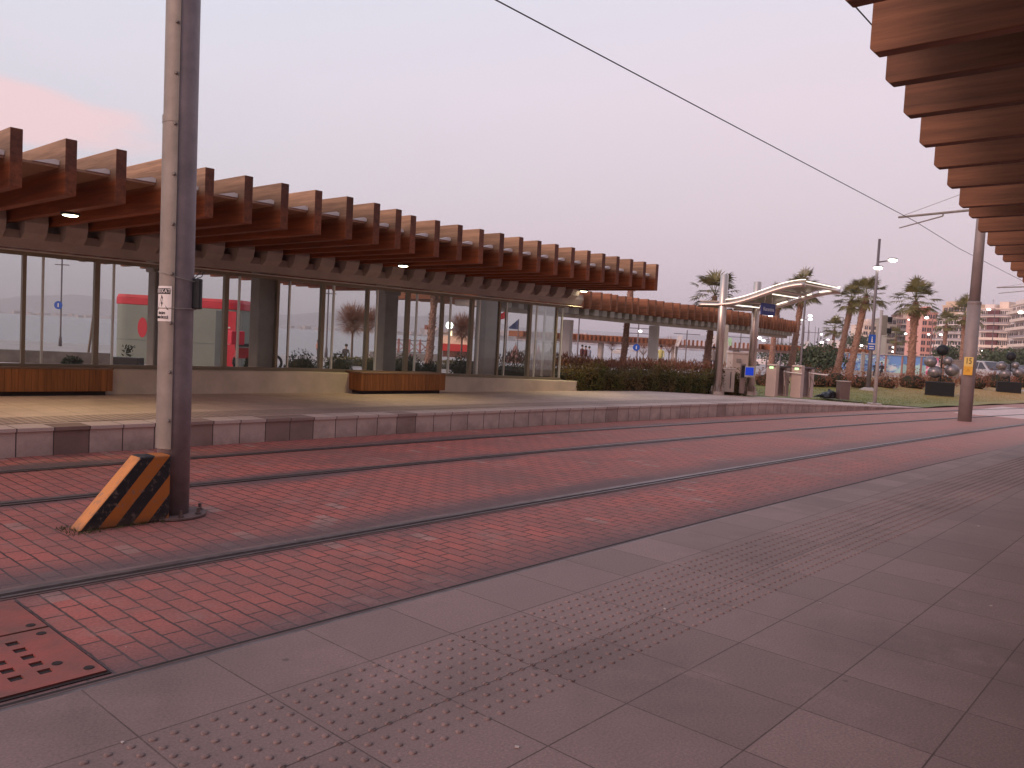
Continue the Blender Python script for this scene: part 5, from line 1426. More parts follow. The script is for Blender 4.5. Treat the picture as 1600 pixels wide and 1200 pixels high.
block(1573, 1618, 474, 255, 8, 'large white block at the right edge of the picture', WHT, CREAM, None, bays=6, seed=10, ang=-.12)
block(1318, 1334, 533, 420, 4, 'low white block behind the palm pair', WHT, WHT, None, bays=3, seed=12, roofbits=0)
block(1286, 1297, 541, 450, 3, 'tiny pale building beside the small distant palm', CREAM, WHT, None, bays=2, seed=13, roofbits=0)
random.seed(5)
# far shore town: small pale houses across the bay
m = MB()
for _ in range(900):
    px = random.uniform(660, 1330) if random.random() < .85 else random.uniform(-100, 660); d = random.uniform(2300, 3600)
    p = at_depth(px, HOR + tan(ROLL)*(px-800), d); h = random.uniform(6, 22)*(1 if px > 660 else .45); w_ = random.uniform(8, 26)
    z0 = -1.4 + random.uniform(0, 14)*(1 if px > 660 else .3)
    m.box((p.x, p.y, z0+h/2), (w_, w_, h), random.uniform(0, 1.5))
tag(m.build('distant_town', mat('town_walls', (.62, .46, .43), .9, var=.35, vs=.02)), 'pale town along the far shore of the bay', 'town', kind='stuff')
m = MB(); 
for k in range(60):
    px = 640 + 12*k; p = at_depth(px, HOR + tan(ROLL)*(px-800), 2250); m.box((p.x, p.y, -.6), (60, 60, 3.0 + 2*random.random()), .3*random.random())
struct(m.build('far_shore', mat('shore_stone', (.30, .25, .25), .9)))

# ------------------------------------------------------------------ kiosk and what stands round it
def kiosk():
    d = 27.5; c = stand(279, d); hx = lambda px: HOR + tan(ROLL)*(px-800)
    base = at_depth(279, 560, d); z0 = gz(c.y)
    t = thing('kiosk', 'green kiosk with a red rounded roof and a red panel at its right end', 'kiosk', (c.x, c.y, z0))
    r_ = Vector((rt.x, rt.y, 0)).normalized(); f_ = Vector((-r_.y, r_.x, 0))
    W_ = (379-177)/FPX*d; D_ = 2.2; Z = 1.5 + (hx(279)-464)/FPX*d; Zr = Z - .34
    def pt(u, v, z): q = Vector((c.x, c.y, 0)) + r_*(u - 5/FPX*d) + f_*v; return (q.x, q.y, z)
    def rounded(w, dd, rad, z0_, z1_, seg=6, inset=0.):
        loop = []
        for cx, cy, a0 in ((w/2-rad, -dd/2+rad, -pi/2), (w/2-rad, dd/2-rad, 0), (-w/2+rad, dd/2-rad, pi/2), (-w/2+rad, -dd/2+rad, pi)):
            for k in range(seg+1):
                a = a0 + pi/2*k/seg; loop.append((cx + rad*cos(a), cy + rad*sin(a)))
        n = len(loop); m = MB(); m.v = [pt(x, y + dd/2, z0_) for x, y in loop] + [pt(x*(1-inset), y*(1-inset) + dd/2, z1_) for x, y in loop]
        m.f = [tuple(range(n))[::-1], tuple(range(n, 2*n))] + [(i, (i+1) % n, n+(i+1) % n, n+i) for i in range(n)]; m.mi = [0]*len(m.f); return m
    rounded(W_-.10, D_, .45, z0, Zr).build('body', M_KGREEN, t)
    rounded(W_, D_+.1, .48, Zr, Z-.10).build('roof', M_RED, t, bevel=.03)
    rounded(W_-.04, D_+.06, .46, Z-.10, Z, inset=.02).build('roof_cap', mat('roof_red_light', (.70, .06, .08), .5), t)
    rounded(W_-.08, D_+.02, .46, z0+.78, z0+.80).build('seam', M_KGREY, t)
    # red panel and dark edge near the right end
    xr = (366-279)/FPX*d
    m = MB(); m.v = []; m.box((0, 0, 0), (.46, .03, Zr-z0-.12)); m.v = [pt(xr-.06+v[0], v[1]-.012, z0+.06+(Zr-z0-.12)/2+v[2]) for v in m.v]; rp = m.build('red_panel', M_RED, t)
    for k, (zz, s_) in enumerate(((.62, .09), (.36, .16), (.20, .10), (.08, .10))):
        m = MB(); m.box((0, 0, 0), (s_, .012, .05 if k != 1 else .16)); m.v = [pt(xr-.06+v[0], v[1]-.035, z0+.75+zz+v[2]) for v in m.v]; m.build('white_mark', M_WHITE, rp)
    m = MB(); n = 24
    m.v = [pt((228-279)/FPX*d + .16*cos(2*pi*i/n), -.012, z0+1.22 + .34*sin(2*pi*i/n)) for i in range(n)]; m.v += [pt((228-279)/FPX*d + .16*cos(2*pi*i/n), .01, z0+1.22 + .34*sin(2*pi*i/n)) for i in range(n)]
    m.f = [tuple(range(n)), tuple(range(n, 2*n))[::-1]] + [(i, (i+1) % n, n+(i+1) % n, n+i) for i in range(n)]; m.mi = [0]*len(m.f); m.build('round_emblem', M_RED, t)
    for xx in (xr-.42, xr+.30):
        m = MB(); m.box((0, 0, 0), (.20, .02, Zr-z0-.1)); m.v = [pt(xx+v[0], v[1]-.005, z0+.05+(Zr-z0-.1)/2+v[2]) for v in m.v]; m.build('dark_panel', M_KGREY, t)
kiosk()
# dark trough with a seedling, and a pallet of white bags
p = at_depth(200, 573, 21); z0 = gz(p.y); t = thing('trough', 'long dark trough holding a small plant in front of the kiosk', 'planter', (p.x, p.y, z0))
m = MB(); m.box((p.x, p.y, z0+.20), (.68, .35, .40), atan2(rt.y, rt.x)); m.build('box', M_BLACK, t, bevel=.01)
m = MB(); q = Vector((p.x, p.y, z0+.4))
for _ in range(60): m.leaf(q + Vector((random.uniform(-.1, .1), random.uniform(-.1, .1), random.random()*.28)), (random.uniform(-1, 1), random.uniform(-1, 1), .5), .04, .10)
m.build('plant', M_LEAFD, t)
# red delivery scooter beside the kiosk
def scooter():
    p = stand(400, 25.5); t = thing('scooter', 'parked scooter with a bright red delivery box, right of the kiosk', 'scooter', p)
    r_ = Vector((rt.x, rt.y, 0)).normalized(); f_ = Vector((-r_.y, r_.x, 0)); u = (r_*.8 + f_*.6).normalized(); s_ = Vector((-u.y, u.x, 0)); an = atan2(u.y, u.x)
    B = Vector((p.x, p.y, p.z))
    for q in (-.45, .65):
        m = MB(); c = B + u*q + Vector((0, 0, .27)); n = 18
        m.path([c + u*.22*cos(2*pi*k/n) + Vector((0, 0, .22*sin(2*pi*k/n))) for k in range(n+1)], .045, 6); m.build('wheel', M_BLACK, t)
    m = MB(); m.box(B + u*-.30 + Vector((0, 0, .55)), (.7, .26, .34), an, top=.8); m.box(B + u*.15 + Vector((0, 0, .30)), (.5, .24, .08), an); m.build('body', mat('scooter_red', (.42, .04, .05), .35), t, bevel=.03)
    m = MB(); m.tube(B + u*.68 + Vector((0, 0, .3)), B + u*.42 + Vector((0, 0, 1.02)), .035, .03, 6); m.tube(B + u*.42 + s_*-.28 + Vector((0, 0, 1.05)), B + u*.42 + s_*.28 + Vector((0, 0, 1.05)), .018, .018, 6); m.build('handlebar', M_BLACK, t)
    m = MB(); m.box(B + u*-.25 + Vector((0, 0, .80)), (.60, .26, .10), an); m.build('seat', M_BLACK, t, bevel=.03)
    m = MB(); m.box(B + u*-.62 + Vector((0, 0, 1.02)), (.42, .44, .42), an); m.build('delivery_box', mat('box_red', (.72, .03, .07), .4), t, bevel=.03)
scooter()
# leaning cane beside the second post, far left
a = at_depth(136, 552, 24); b = at_depth(150, 462, 24); m = MB(); m.tube((a.x, a.y, gz(a.y)), b, .035, .03, 6)
tag(m.build('leaning_stake', mat('stake_wood', (.22, .16, .12), .8)), 'thin brown stake leaning behind the glass at far left', 'stake')
# kerb wall of the planting behind the screen
m = MB(); a = at_z(-60, 558, .2); b = at_z(176, 566, .2); dv = b-a; c = (a+b)/2; m.box((c.x, c.y, .28), (dv.length, .3, .36), atan2(dv.y, dv.x)); tag(m.build('garden_wall', mat('garden_stone', (.22, .185, .165), .9, var=.3, vs=3)), 'low rough stone wall behind the long bench', 'low wall')

# ------------------------------------------------------------------ seaside cafe
def cafe():
    d = 47; hx = lambda px: HOR + tan(ROLL)*(px-800)
    t = thing('cafe', 'small cafe with a red counter and warm lit front behind the bare tree', 'cafe', stand(716, d))
    r_ = Vector((rt.x, rt.y, 0)).normalized(); an = atan2(r_.y, r_.x)
    def bxp(px, py, w, h, dp, name, m_, par=t, off=0.):
        c = at_depth(px, py, d+off); m = MB(); m.box(c, (w, dp, h), an); return m.build(name, m_, par)
    z0 = stand(716, d).z
    bxp(713, 533, 1.5, .60, 1.6, 'fascia', mat('cafe_glow', (.7, .45, .35), .6, emit=(1, .58, .42), es=.30, var=.3, vs=2), off=.9)
    bxp(713, 543, 1.6, .42, 1.7, 'counter', mat('cafe_red', (.62, .05, .045), .6), off=.9)
    bxp(713, 552, 1.5, .45, 1.5, 'base', mat('cafe_brown', (.18, .07, .05), .7), off=.9)
    bxp(705, 520.5, .10, .28, .06, 'lantern', mat('lantern_warm', (1, 1, 1), emit=(1, .8, .4), es=3, var=0), off=-.2)
    bxp(713, 522, 1.8, .12, 1.9, 'roof', mat('cafe_roof', (.30, .22, .18), .7), off=.9)
cafe()
for px, py, s_, d, lab in ((702.5, 508.5, .18, 40, 'bright greenish-white globe lamp in front of the cafe'), (751, 511, .13, 40, 'white globe lamp next to the second concrete column')):
    c = at_depth(px, py, d); t = thing('globe_lamp', lab, 'lamp', (c.x, c.y, gz(c.y)), 0, 'globe lamps by the cafe')
    m = MB(); m.tube((c.x, c.y, gz(c.y)), (c.x, c.y, c.z+.1), .05, .04, 6); m.build('post', M_LPOST, t)
    m = MB(); m.ball(c, s_, 14, 10); m.build('globe', M_COOL, t, smooth=True)
def pylon():
    d = 48; c = stand(671, d); t = thing('sign_pylon', 'brown sign board on a lit white post at the cafe entrance', 'sign', c); an = atan2(rt.y, rt.x)
    q = at_depth(671, 535, d); m = MB(); m.box((q.x, q.y, (q.z+c.z)/2+.45), (.16, .10, q.z-c.z+.9), an); m.build('post', mat('lit_post', (.8, .7, .62), .5, emit=(1, .8, .66), es=.5, var=0), t)
    q = at_depth(670, 511.5, d); m = MB(); m.box(q, (.50, .12, .26), an); m.build('board', mat('board_brown', (.32, .12, .09), .6), t)
    q = at_depth(673, 513.5, d-.2); m = MB(); m.ball(q, .05, 8, 6); m.build('lamp', M_STRL, t)
pylon()
# quayside railing with crossed bars on a low wall
def railing():
    d = 50; a = at_depth(588, 549, d); b = at_depth(672, 552, d+2); a.z = b.z = .15
    t = thing('railing', 'pink painted railing with crossed bars on the low quay wall', 'railing', a); dv = b-a; an = atan2(dv.y, dv.x)
    mp_ = mat('railing_pink', (.48, .22, .19), .6)
    c = (a+b)/2; m = MB(); m.box((c.x, c.y, -.10), (dv.length+1, .3, .85), an); m.build('quay_wall', M_CONC, t)
    n = 5
    for k in range(n+1):
        p = a + dv*k/n; m = MB(); m.box((p.x, p.y, .75), (.10, .10, .9), an); m.build('post', mp_, t)
    for k in range(n):
        p, q = a + dv*k/n, a + dv*(k+1)/n
        m = MB(); m.tube((p.x, p.y, .42), (q.x, q.y, 1.02), .03, .03, 5); m.tube((p.x, p.y, 1.02), (q.x, q.y, .42), .03, .03, 5); m.build('cross_bars', mp_, t)
    for z in (1.12, .38):
        m = MB(); m.tube((a.x, a.y, z), (b.x, b.y, z), .025, .025, 5); m.build('rail', mat('rail_dark', (.10, .07, .08), .5), t)
railing()
p = stand(644, 40); t = thing('waste_drum', 'dark standing waste bin by the quay railing', 'bin', p); m = MB(); m.lathe(p, [(.13, 0), (.14, .45)], 12); m.build('drum', M_BLACK, t); m = MB(); m.lathe(p, [(.17, .46), (.05, .54)], 12); m.build('lid', mat('drum_lid', (.25, .10, .08), .5), t)
# closed parasols / tents right of the cafe
for i, (px, pyt, pyb, w, lab, col) in enumerate([(806, 537, 556, 26, 'wide dusky pink tent left of the last glass panes', (.30, .16, .15)), (842, 540, 556, 18, 'small reddish tent behind the last glass panes', (.33, .13, .11)), (886, 542, 560, 13, 'dark red folded parasol beside the first white column', (.26, .05, .07))]):
    d = 46; c = at_depth(px, pyt, d); b = stand(px, d); w_ = w/FPX*d
    t = thing('tent', lab, 'tent', b, 0, 'small tents and parasols by the water'); n = 8; m = MB(); z1 = b.z + .25
    m.v = [(c.x, c.y, c.z)] + [(b.x + w_*.6*cos(2*pi*k/n+.4)*(1 if k % 2 else .8), b.y + w_*.6*sin(2*pi*k/n+.4)*(1 if k % 2 else .8), z1) for k in range(n)]
    m.f = [(0, 1+k, 1+(k+1) % n) for k in range(n)]; m.mi = [0]*n; m.build('canvas', mat('tent_%d' % i, col, .8, var=.3, vs=3), t)
    m = MB(); m.tube(b, (c.x, c.y, c.z+.1), .03, .02, 5); m.build('pole', M_LPOST, t)
# flags
for px, py, col, lab, sx in ((785, 493, (.50, .03, .04), 'red flag with a white crescent mark flying behind the second column', -1), (802, 509, (.05, .07, .16), 'dark blue flag hanging right of the red flag', -1)):
    d = 52; c = at_depth(px, py, d); r_ = Vector((rt.x, rt.y, 0)); pole = c + r_*.34; b = Vector((pole.x, pole.y, gz(pole.y)))
    t = thing('flag', lab, 'flag', b, 0, 'flags on poles by the water'); m = MB(); m.tube(b, (pole.x, pole.y, c.z+.45), .035, .025, 5); m.build('pole', M_LPOST, t)
    m = MB(); n = 8
    for k in range(n+1):
        s_ = k/n; q = pole - r_*.62*s_; o_ = .05*sin(6*s_)
        h0 = .26 - .10*s_ if col[0] > .3 else .30*(1-s_)+.04; dz = -.28*s_
        f_ = Vector((-r_.y, r_.x, 0))*o_
        m.v += [(q.x+f_.x, q.y+f_.y, c.z+dz-h0+.12), (q.x+f_.x, q.y+f_.y, c.z+dz+h0+.12)]
    for k in range(n): m.f.append((2*k, 2*k+2, 2*k+3, 2*k+1)); m.mi.append(0)
    m.build('cloth', mat('flag_red' if col[0] > .3 else 'flag_blue', col, .7), t)

# ------------------------------------------------------------------ boats and masts
def boat(px, py, L_, label, mast=0., d=None, house=True):
    z = -1.35; p = at_z(px, py, z) if d is None else at_depth(px, HOR+tan(ROLL)*(px-800), d); p.z = z
    rz = atan2(rt.y, rt.x) + random.uniform(-.3, .3); t = thing('boat', label, 'boat', p, rz, 'boats moored in the marina'); M_ = chain(t)
    def w(m): m.v = [tuple(M_ @ Vector(v)) for v in m.v]; return m
    m = MB(); st_ = [(-.5, .22), (-.25, .27), (.1, .25), (.35, .15), (.5, .01)]
    for s_, b_ in st_:
        m.v += [(s_*L_, -b_*L_*.6, .9 + .25*max(0, s_)), (s_*L_, -b_*L_*.35, -.2), (s_*L_, b_*L_*.35, -.2), (s_*L_, b_*L_*.6, .9 + .25*max(0, s_))]
    for i in range(len(st_)-1):
        for j in range(4): a = 4*i; m.f.append((a+j, a+4+j, a+4+(j+1) % 4, a+(j+1) % 4)); m.mi.append(0)
    m.f.append((0, 1, 2, 3)); m.mi.append(0); w(m).build('hull', M_WHITE, t)
    if house: m = MB(); m.bb(-L_*.22, L_*.18, -L_*.11, L_*.11, .9, 1.7); w(m).build('cabin', M_WHITE, t); m = MB(); m.bb(-L_*.20, L_*.185, -L_*.112, L_*.112, 1.2, 1.45); w(m).build('windows', M_WIN, t)
    if mast: m = MB(); m.tube((0, 0, .9), (0, 0, mast), .07, .04, 5); m.tube((0, 0, 2.2), (-L_*.38, 0, 2.1), .05, .05, 5); w(m).build('mast', M_LPOST, t)
boat(968, 552, 6.0, 'white cabin boat moored right of the small bare tree')
boat(993, 549, 6.5, 'low white motor boat behind the lamp post with the blue round sign')
for i, (px, top, lab) in enumerate([(1254, 510, 'sailing boat with the tallest mast left of the tall lamp post'), (1262, 516, 'sailing boat mast just right of the palm trunk by the gate'), (1271, 510, 'sailing boat with a tall mast right of the tall lamp post'), (1279, 517, 'sailing boat with a shorter mast in the marina'), (1232, 521, 'sailing boat mast under the end of the second canopy'), (1222, 523, 'farther sailing boat mast under the second canopy'), (1287, 519, 'last sailing boat mast before the small distant palm')]):
    d = 150 + 8*i; c = at_depth(px, top, d); boat(px, 0, 8, lab, mast=c.z+1.35, d=d)

# ------------------------------------------------------------------ cars
def car(p, rz, col, label, L_=4.2, W_=1.75, H_=1.48):
    t = thing('parked_car', label, 'car', p, rz, 'cars parked along the seafront road'); M_ = chain(t)
    def w(m): m.v = [tuple(M_ @ Vector(v)) for v in m.v]; return m
    paint = mat('car_paint_%s' % col[0], col[1], .3, .2, var=.03)
    def shell(prof, wd_fn, name, m_, bevel=.04):
        n = len(prof); m = MB()
        m.v = [(x, -wd_fn(z), z) for x, z in prof] + [(x, wd_fn(z), z) for x, z in prof]
        m.f = [tuple(range(n)), tuple(range(n, 2*n))[::-1]] + [(i, n+i, n+(i+1) % n, (i+1) % n) for i in range(n)]; m.mi = [0]*len(m.f)
        return w(m).build(name, m_, t, bevel=bevel)
    l = L_/2; wf = lambda z: W_/2*(1 - .16*max(0, (z-.85))/.6)
    body = shell([(-l, .35), (-l*.98, .85), (-l*.86, .95), (l*.42, .98), (l*.90, .80), (l, .62), (l*.99, .32), (l*.5, .22), (-l*.6, .22)], wf, 'body', paint)
    shell([(-l*.84, .93), (-l*.66, H_-.06), (-l*.35, H_), (l*.05, H_-.02), (l*.46, .95)], lambda z: wf(z)-.03, 'cabin', paint)
    m = MB()
    for s_ in (-1, 1):
        y = lambda z: s_*(wf(z)-.015)
        m.add([(-l*.66, y(1.0), 1.0), (-l*.55, y(H_-.12), H_-.12), (-l*.12, y(H_-.1), H_-.10), (-l*.12, y(1.), 1.0)], [(0, 1, 2, 3)])
        m.add([(-l*.08, y(1.0), 1.0), (-l*.08, y(H_-.1), H_-.10), (l*.05, y(H_-.12), H_-.12), (l*.34, y(1.0), 1.0)], [(0, 1, 2, 3)])
    w(m).build('side_windows', M_WIN, t)
    m = MB(); m.add([(l*.455, -W_*.40, 1.0), (l*.10, -W_*.34, H_-.06), (l*.10, W_*.34, H_-.06), (l*.455, W_*.40, 1.0)], [(0, 1, 2, 3)]); m.v = [(v[0]+.02, v[1], v[2]+.015) for v in m.v]; w(m).build('windscreen', M_WIN, t)
    m = MB(); m.add([(-l*.845, -W_*.38, 1.0), (-l*.68, -W_*.34, H_-.10), (-l*.68, W_*.34, H_-.10), (-l*.845, W_*.38, 1.0)], [(0, 1, 2, 3)]); m.v = [(v[0]-.02, v[1], v[2]+.01) for v in m.v]; w(m).build('rear_window', M_WIN, t)
    for x in (-l*.60, l*.62):
        for s_ in (-1, 1):
            m = MB(); m.tube((x, s_*(W_/2-.20), .31), (x, s_*(W_/2+.005), .31), .31, .31, 18); wh = w(m).build('wheel', M_BLACK, t)
            m = MB(); m.tube((x, s_*(W_/2+.002), .31), (x, s_*(W_/2+.015), .31), .18, .18, 12); w(m).build('rim', M_STEEL, wh)
    for s_ in (-1, 1):
        m = MB(); m.ball((l*.93, s_*W_*.36, .70), .12, 8, 6, (.6, 1, .6)); w(m).build('headlight', M_WHITE, t)
        m = MB(); m.bb(-l-.005, -l+.06, s_*W_*.36-.12, s_*W_*.36+.12, .68, .84); w(m).build('tail_light', M_RED, t)
def yaw_to_view(px, off): v = ray(px, 560); return atan2(v.y, v.x) + off
car(stand(1545, 62), yaw_to_view(1545, -2.4), ('silver', (.52, .48, .50)), 'silver hatchback parked behind the russet bush, right of the 15 plate pole', L_=3.9, H_=1.62)
car(stand(1593, 66), yaw_to_view(1593, -2.5), ('dark', (.06, .055, .07)), 'dark car parked behind the farthest planter', L_=4.2)
car(stand(1199, 118), yaw_to_view(1199, 1.4), ('white', (.66, .60, .60)), 'white car far behind the steel pillars', L_=4.2)
car(stand(1216, 122), yaw_to_view(1216, 1.5), ('white', (.66, .60, .60)), 'white car with its lights towards us left of the first turnstile', L_=4.2)
p = stand(1497, 66); an = yaw_to_view(1497, pi/2)
t = thing('utility_box', 'plain grey utility box between the planter and the 15 plate pole', 'utility box', p); m = MB(); m.box((p.x, p.y, .85), (1.15, .8, 1.8), an); m.build('body', mat('box_grey', (.20, .165, .16), .6), t, bevel=.03); m = MB(); m.box((p.x, p.y, 1.78), (1.25, .9, .08), an); m.build('lid', mat('box_lid', (.26, .22, .21), .6), t)

# ------------------------------------------------------------------ people
def person(p, face, label, top, legs_, pose='stand', h=1.7, hair=(.03, .02, .02), hat=None, coat=False):
    """p: ground point under the body; face: heading angle of the chest"""
    F = Vector((cos(face), sin(face), 0)); R = Vector((sin(face), -cos(face), 0)); U = Vector((0, 0, 1)); k = h/1.75
    def P_(f, r, u): return p + (F*f + R*r + U*u)*k
    if pose == 'sit': hipz = .50; hip = P_(0, 0, hipz); chest = P_(.04, 0, .98); neck = P_(.07, 0, 1.12); head = P_(.12, 0, 1.30)
    elif pose == 'crouch': hipz = .36; hip = P_(0, 0, hipz); chest = P_(.18, 0, .72); neck = P_(.26, 0, .84); head = P_(.34, 0, .98)
    else: hipz = .93; hip = P_(0, 0, hipz); chest = P_(0, 0, 1.33); neck = P_(.01, 0, 1.47); head = P_(.03, 0, 1.63)
    verts = [hip, hip.lerp(chest, .5), chest, neck, head - U*.03*k, head + U*.07*k]; rad = [.125, .115, .135, .05, .075, .085]
    edges = [(0, 1), (1, 2), (2, 3), (3, 4), (4, 5)]
    def addc(base, pts):
        b = base
        for v, r in pts: verts.append(v); rad.append(r); edges.append((b, len(verts)-1)); b = len(verts)-1
    for s_ in (-1, 1):
        if pose == 'stand': leg = [(P_(0, s_*.10, hipz-.05), .09), (P_(.02, s_*.11, .50), .06), (P_(-.02, s_*.11, .09), .042), (P_(.12, s_*.12, .04), .036)]; arm = [(P_(0, s_*.20, 1.40), .055), (P_(-.03, s_*.25, 1.12), .042), (P_(.08, s_*.22, .88), .032), (P_(.11, s_*.21, .79), .028)]
        elif pose == 'walk': leg = [(P_(0, s_*.09, hipz-.05), .09), (P_(.14*s_, s_*.10, .50), .06), (P_(.24*s_-.06, s_*.10, .10), .042), (P_(.24*s_+.06, s_*.10, .05), .036)]; arm = [(P_(0, s_*.19, 1.40), .055), (P_(-.10*s_, s_*.24, 1.13), .042), (P_(-.10*s_+.10, s_*.23, .92), .032), (P_(-.10*s_+.14, s_*.22, .86), .028)]
        elif pose == 'sit': leg = [(P_(.05, s_*.10, hipz), .09), (P_(.45, s_*.12, .50), .065), (P_(.45, s_*.12, .10), .042), (P_(.56, s_*.12, .05), .036)]; arm = [(P_(.03, s_*.19, 1.06), .055), (P_(.08, s_*.24, .80), .042), (P_(.30, s_*.14, .66), .032), (P_(.36, s_*.10, .64), .028)]
        else: leg = [(P_(.04, s_*.10, hipz), .09), (P_(.36, s_*.16, .48), .065), (P_(.14, s_*.14, .08), .042), (P_(.26, s_*.15, .04), .036)]; arm = [(P_(.2, s_*.18, .76), .055), (P_(.36, s_*.22, .58), .042), (P_(.52, s_*.12, .56), .032), (P_(.57, s_*.08, .55), .028)]
        addc(0, leg); addc(2, arm)
    t = thing('person', label, 'person', p, 0, 'people on the promenade')
    me = bpy.data.meshes.new('body'); me.from_pydata([tuple(v - p) for v in verts], edges, [])
    o = bpy.data.objects.new('body', me); COL.objects.link(o); o.parent = t
    sk = o.modifiers.new('skin', 'SKIN'); sub = o.modifiers.new('sub', 'SUBSURF'); sub.levels = 1; sub.render_levels = 2
    if not me.skin_vertices: 
        bm = bmesh.new(); bm.from_mesh(me); bm.verts.layers.skin.verify(); bm.to_mesh(me); bm.free()
    for i, sv in enumerate(me.skin_vertices[0].data): sv.radius = (rad[i]*k, rad[i]*k); sv.use_root = (i == 0)
    # one body surface: clothing colour split by height through the material
    g = NG('clothes_%d' % len(MATS)); sp = g.n('ShaderNodeSeparateXYZ'); co = g.n('ShaderNodeTexCoord'); g.l(co.outputs['Object'], sp.inputs[0])
    zt = ((hipz if pose != 'stand' and pose != 'walk' else .92)*k); zn = (neck.z - p.z) + .01*k
    c = g.mix(g.math('GREATER_THAN', sp.outputs[2], zt), legs_, top); c = g.mix(g.math('GREATER_THAN', sp.outputs[2], zn), c, (.42, .25, .18))
    c = g.mix(g.math('LESS_THAN', sp.outputs[2], .09*k), c, (.03, .03, .03)); g.l(c, g.b.inputs['Base Color']); g.b.inputs['Roughness'].default_value = .85
    me.materials.append(g.m)
    m = MB(); hc = head + U*.055*k - F*.022*k; m.ball(hc, .105*k, 12, 8, (1, 1, .95)); m.v = [v for v in m.v]; m.build('hair', mat('hair_dark', (.025, .018, .016), .8), t, smooth=True)
    m = MB(); fc = head + F*.075*k + U*.01*k; m.ball(fc - U*.01*k, .02*k, 6, 4, (1, 1, 1.3)); m.build('nose', M_SKIN, t, smooth=True)
    for s_ in (-1, 1):
        m = MB(); m.ball(head + F*.078*k + R*s_*.032*k + U*.035*k, .010*k, 6, 4); m.build('eye', M_BLACK, t)
    m = MB(); z0 = hip.z - .06*k; c0 = hip.lerp(chest, .5)
    prof = [(.155, -.30 if not coat else -.62), (.165, 0), (.175, .20), (.15, .30)]
    if pose in ('stand', 'walk'):
        m.lathe((c0.x, c0.y, c0.z), [(r*k, z*k) for r, z in prof], 14); cm = mat('jacket_%d' % len(MATS), top, .9, var=.15, vs=8); m.build('jacket', cm, t, smooth=True)
    return t
av = lambda px: atan2(ray(px, 560).y, ray(px, 560).x)
def pp(px, d): return stand(px, d)
DK = (.03, .025, .03)
# person sitting by the bare tree, on a low bench
b = stand(530, 50.5); t = thing('bench', 'low dark slab bench by the round bare tree near the water', 'bench', b); an = atan2(rt.y, rt.x)
m = MB(); m.box((b.x, b.y, b.z+.24), (.55, .40, .08), an); m.build('seat', M_BLACK, t)
for q in (-.2, .2): m = MB(); m.box((b.x+rt.x*q, b.y+rt.y*q, b.z+.1), (.08, .36, .22), an); m.build('leg', M_BLACK, t)
q = stand(541, 51.3); q.z -= .50
person(q, av(541)-.5, 'person in dark clothes sitting on the quay edge left of the bare tree', (.06, .045, .05), DK, 'sit')
person(stand(615, 44), av(615)+pi/2, 'small child in a dark top and white trousers walking on the promenade', DK, (.62, .56, .54), 'walk', h=.85)
person(stand(427, 50), av(428)-pi/2, 'person in a long dark coat standing right of the first column', (.08, .075, .08), (.18, .17, .18), 'stand', h=1.4, coat=True)
person(stand(497.5, 48), av(497)+pi/2, 'person in an orange and white top near the water, left of the mullion', (.50, .24, .18), (.12, .10, .12), 'stand', h=1.05)
person(stand(864.5, 36), av(866)+pi/2, 'tall person in a dark coat behind the last glass pane', (.05, .045, .045), DK, 'stand', h=1.4, coat=True)
person(stand(910, 58), av(910)-pi/2, 'left person of the three standing by the water, dark coat', (.10, .035, .035), DK, 'stand', h=1.5)
person(stand(916, 58.6), av(916)+pi/2, 'middle person of the three standing by the water, dark red jacket', (.14, .05, .04), DK, 'stand', h=1.45)
person(stand(921.5, 58), av(921)+pi/2, 'right person of the three standing by the water, pale blue top', (.30, .30, .36), (.12, .11, .14), 'stand', h=1.42)
person(stand(1033, 56), av(1033)+pi, 'person in a pale yellow top right of the right-hand white column', (.55, .50, .20), (.15, .12, .12), 'walk', h=1.65)
person(stand(1115, 52), av(1115)+pi, 'person in a light top left of the first steel pillar', (.50, .44, .42), DK, 'stand', h=1.7)
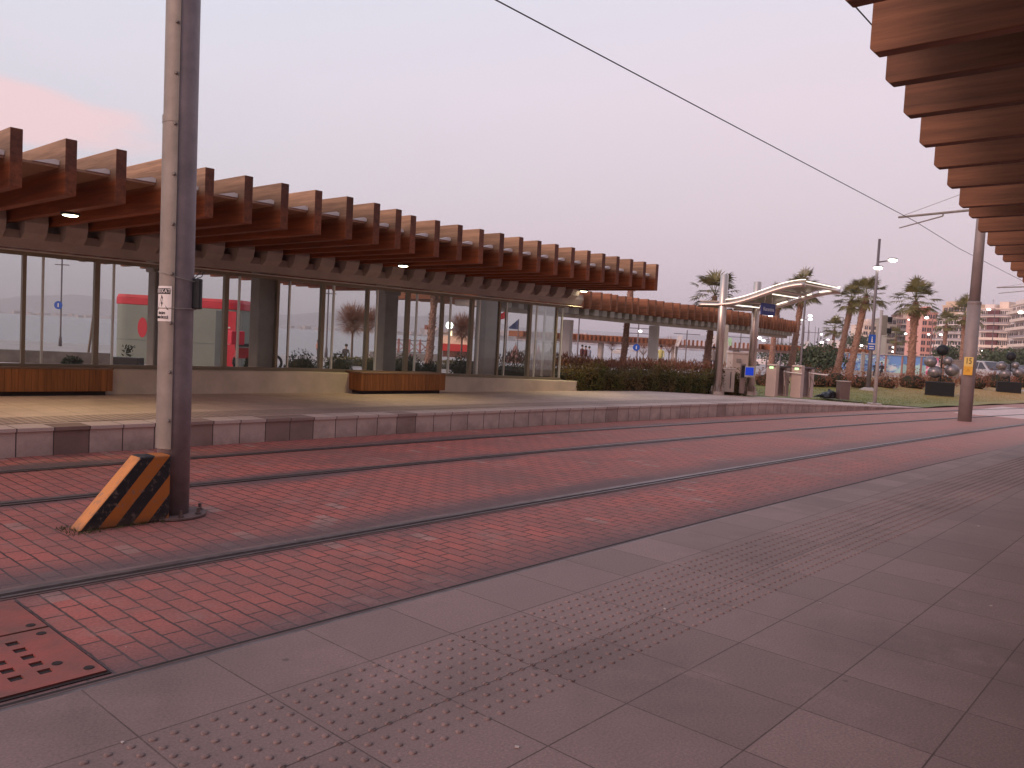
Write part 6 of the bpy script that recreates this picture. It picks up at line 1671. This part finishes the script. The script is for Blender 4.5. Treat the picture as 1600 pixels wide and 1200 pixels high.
person(stand(1369, 66), av(1369)+pi, 'person in black sitting before the painted wall, left of the signal post', DK, DK, 'sit', h=1.45)
person(stand(1379, 66), av(1379)+pi-.5, 'person in black sitting before the painted wall, right of the signal post', DK, DK, 'sit', h=1.45)
b = stand(1374, 66.1); t = thing('bench', 'low pale stone bench in front of the painted wall', 'bench', b); m = MB(); m.box((b.x, b.y, b.z+.2), (1.6, .5, .46), atan2(rt.y, rt.x)); m.build('seat', M_CONC, t, bevel=.02)
# low planted island under the bare trees
for i, (px, d, w_, lab) in enumerate(((556, 35.5, 3.0, 'low flower bed with yellowish plants under the round bare tree'), (612, 36, 2.6, 'low flower bed behind the walking child'), (716, 37, 2.4, 'low flower bed with yellow plants before the cafe'))):
    b = stand(px, d); t = thing('flower_bed', lab, 'flower bed', b, 0, 'low flower beds on the promenade')
    m = MB(); m.ball((b.x, b.y, b.z), 1, 16, 8, (w_/2, .6, .26)); m.build('soil', mat('bed_soil', (.05, .045, .03), .95), t)
    def pt():
        a = random.uniform(0, 2*pi); r = sqrt(random.random()); x, y = r*cos(a)*w_/2, r*sin(a)*.6
        return (b.x + x*rt.x - y*rt.y, b.y + x*rt.y + y*rt.x, b.z + .26*sqrt(max(0, 1-r*r)) + .12*random.random())
    leafy('plants', pt, 800, .05, .09, leaf_mat('bed_leaf_%d' % i, (.06, .06, .03), (.26, .21, .07)), parent=t)

# ------------------------------------------------------------------ sea haze
m = MB(); m.bb(-8500, 8500, -8500, 8500, -4.2, 190)
hz = m.build('haze', [])
hm = bpy.data.materials.new('haze_air'); hm.use_nodes = True; ht = hm.node_tree; ht.nodes.remove(ht.nodes['Principled BSDF'])
pv = ht.nodes.new('ShaderNodeVolumePrincipled'); pv.inputs['Color'].default_value = (.96, .90, .92, 1); pv.inputs['Density'].default_value = .00026; pv.inputs['Anisotropy'].default_value = .2
ht.links.new(pv.outputs[0], ht.nodes['Material Output'].inputs['Volume']); hz.data.materials.append(hm)
hz['kind'] = 'stuff'; hz['label'] = 'thin dusk haze over the bay'; hz['category'] = 'haze'
S.cycles.volume_bounces = 1
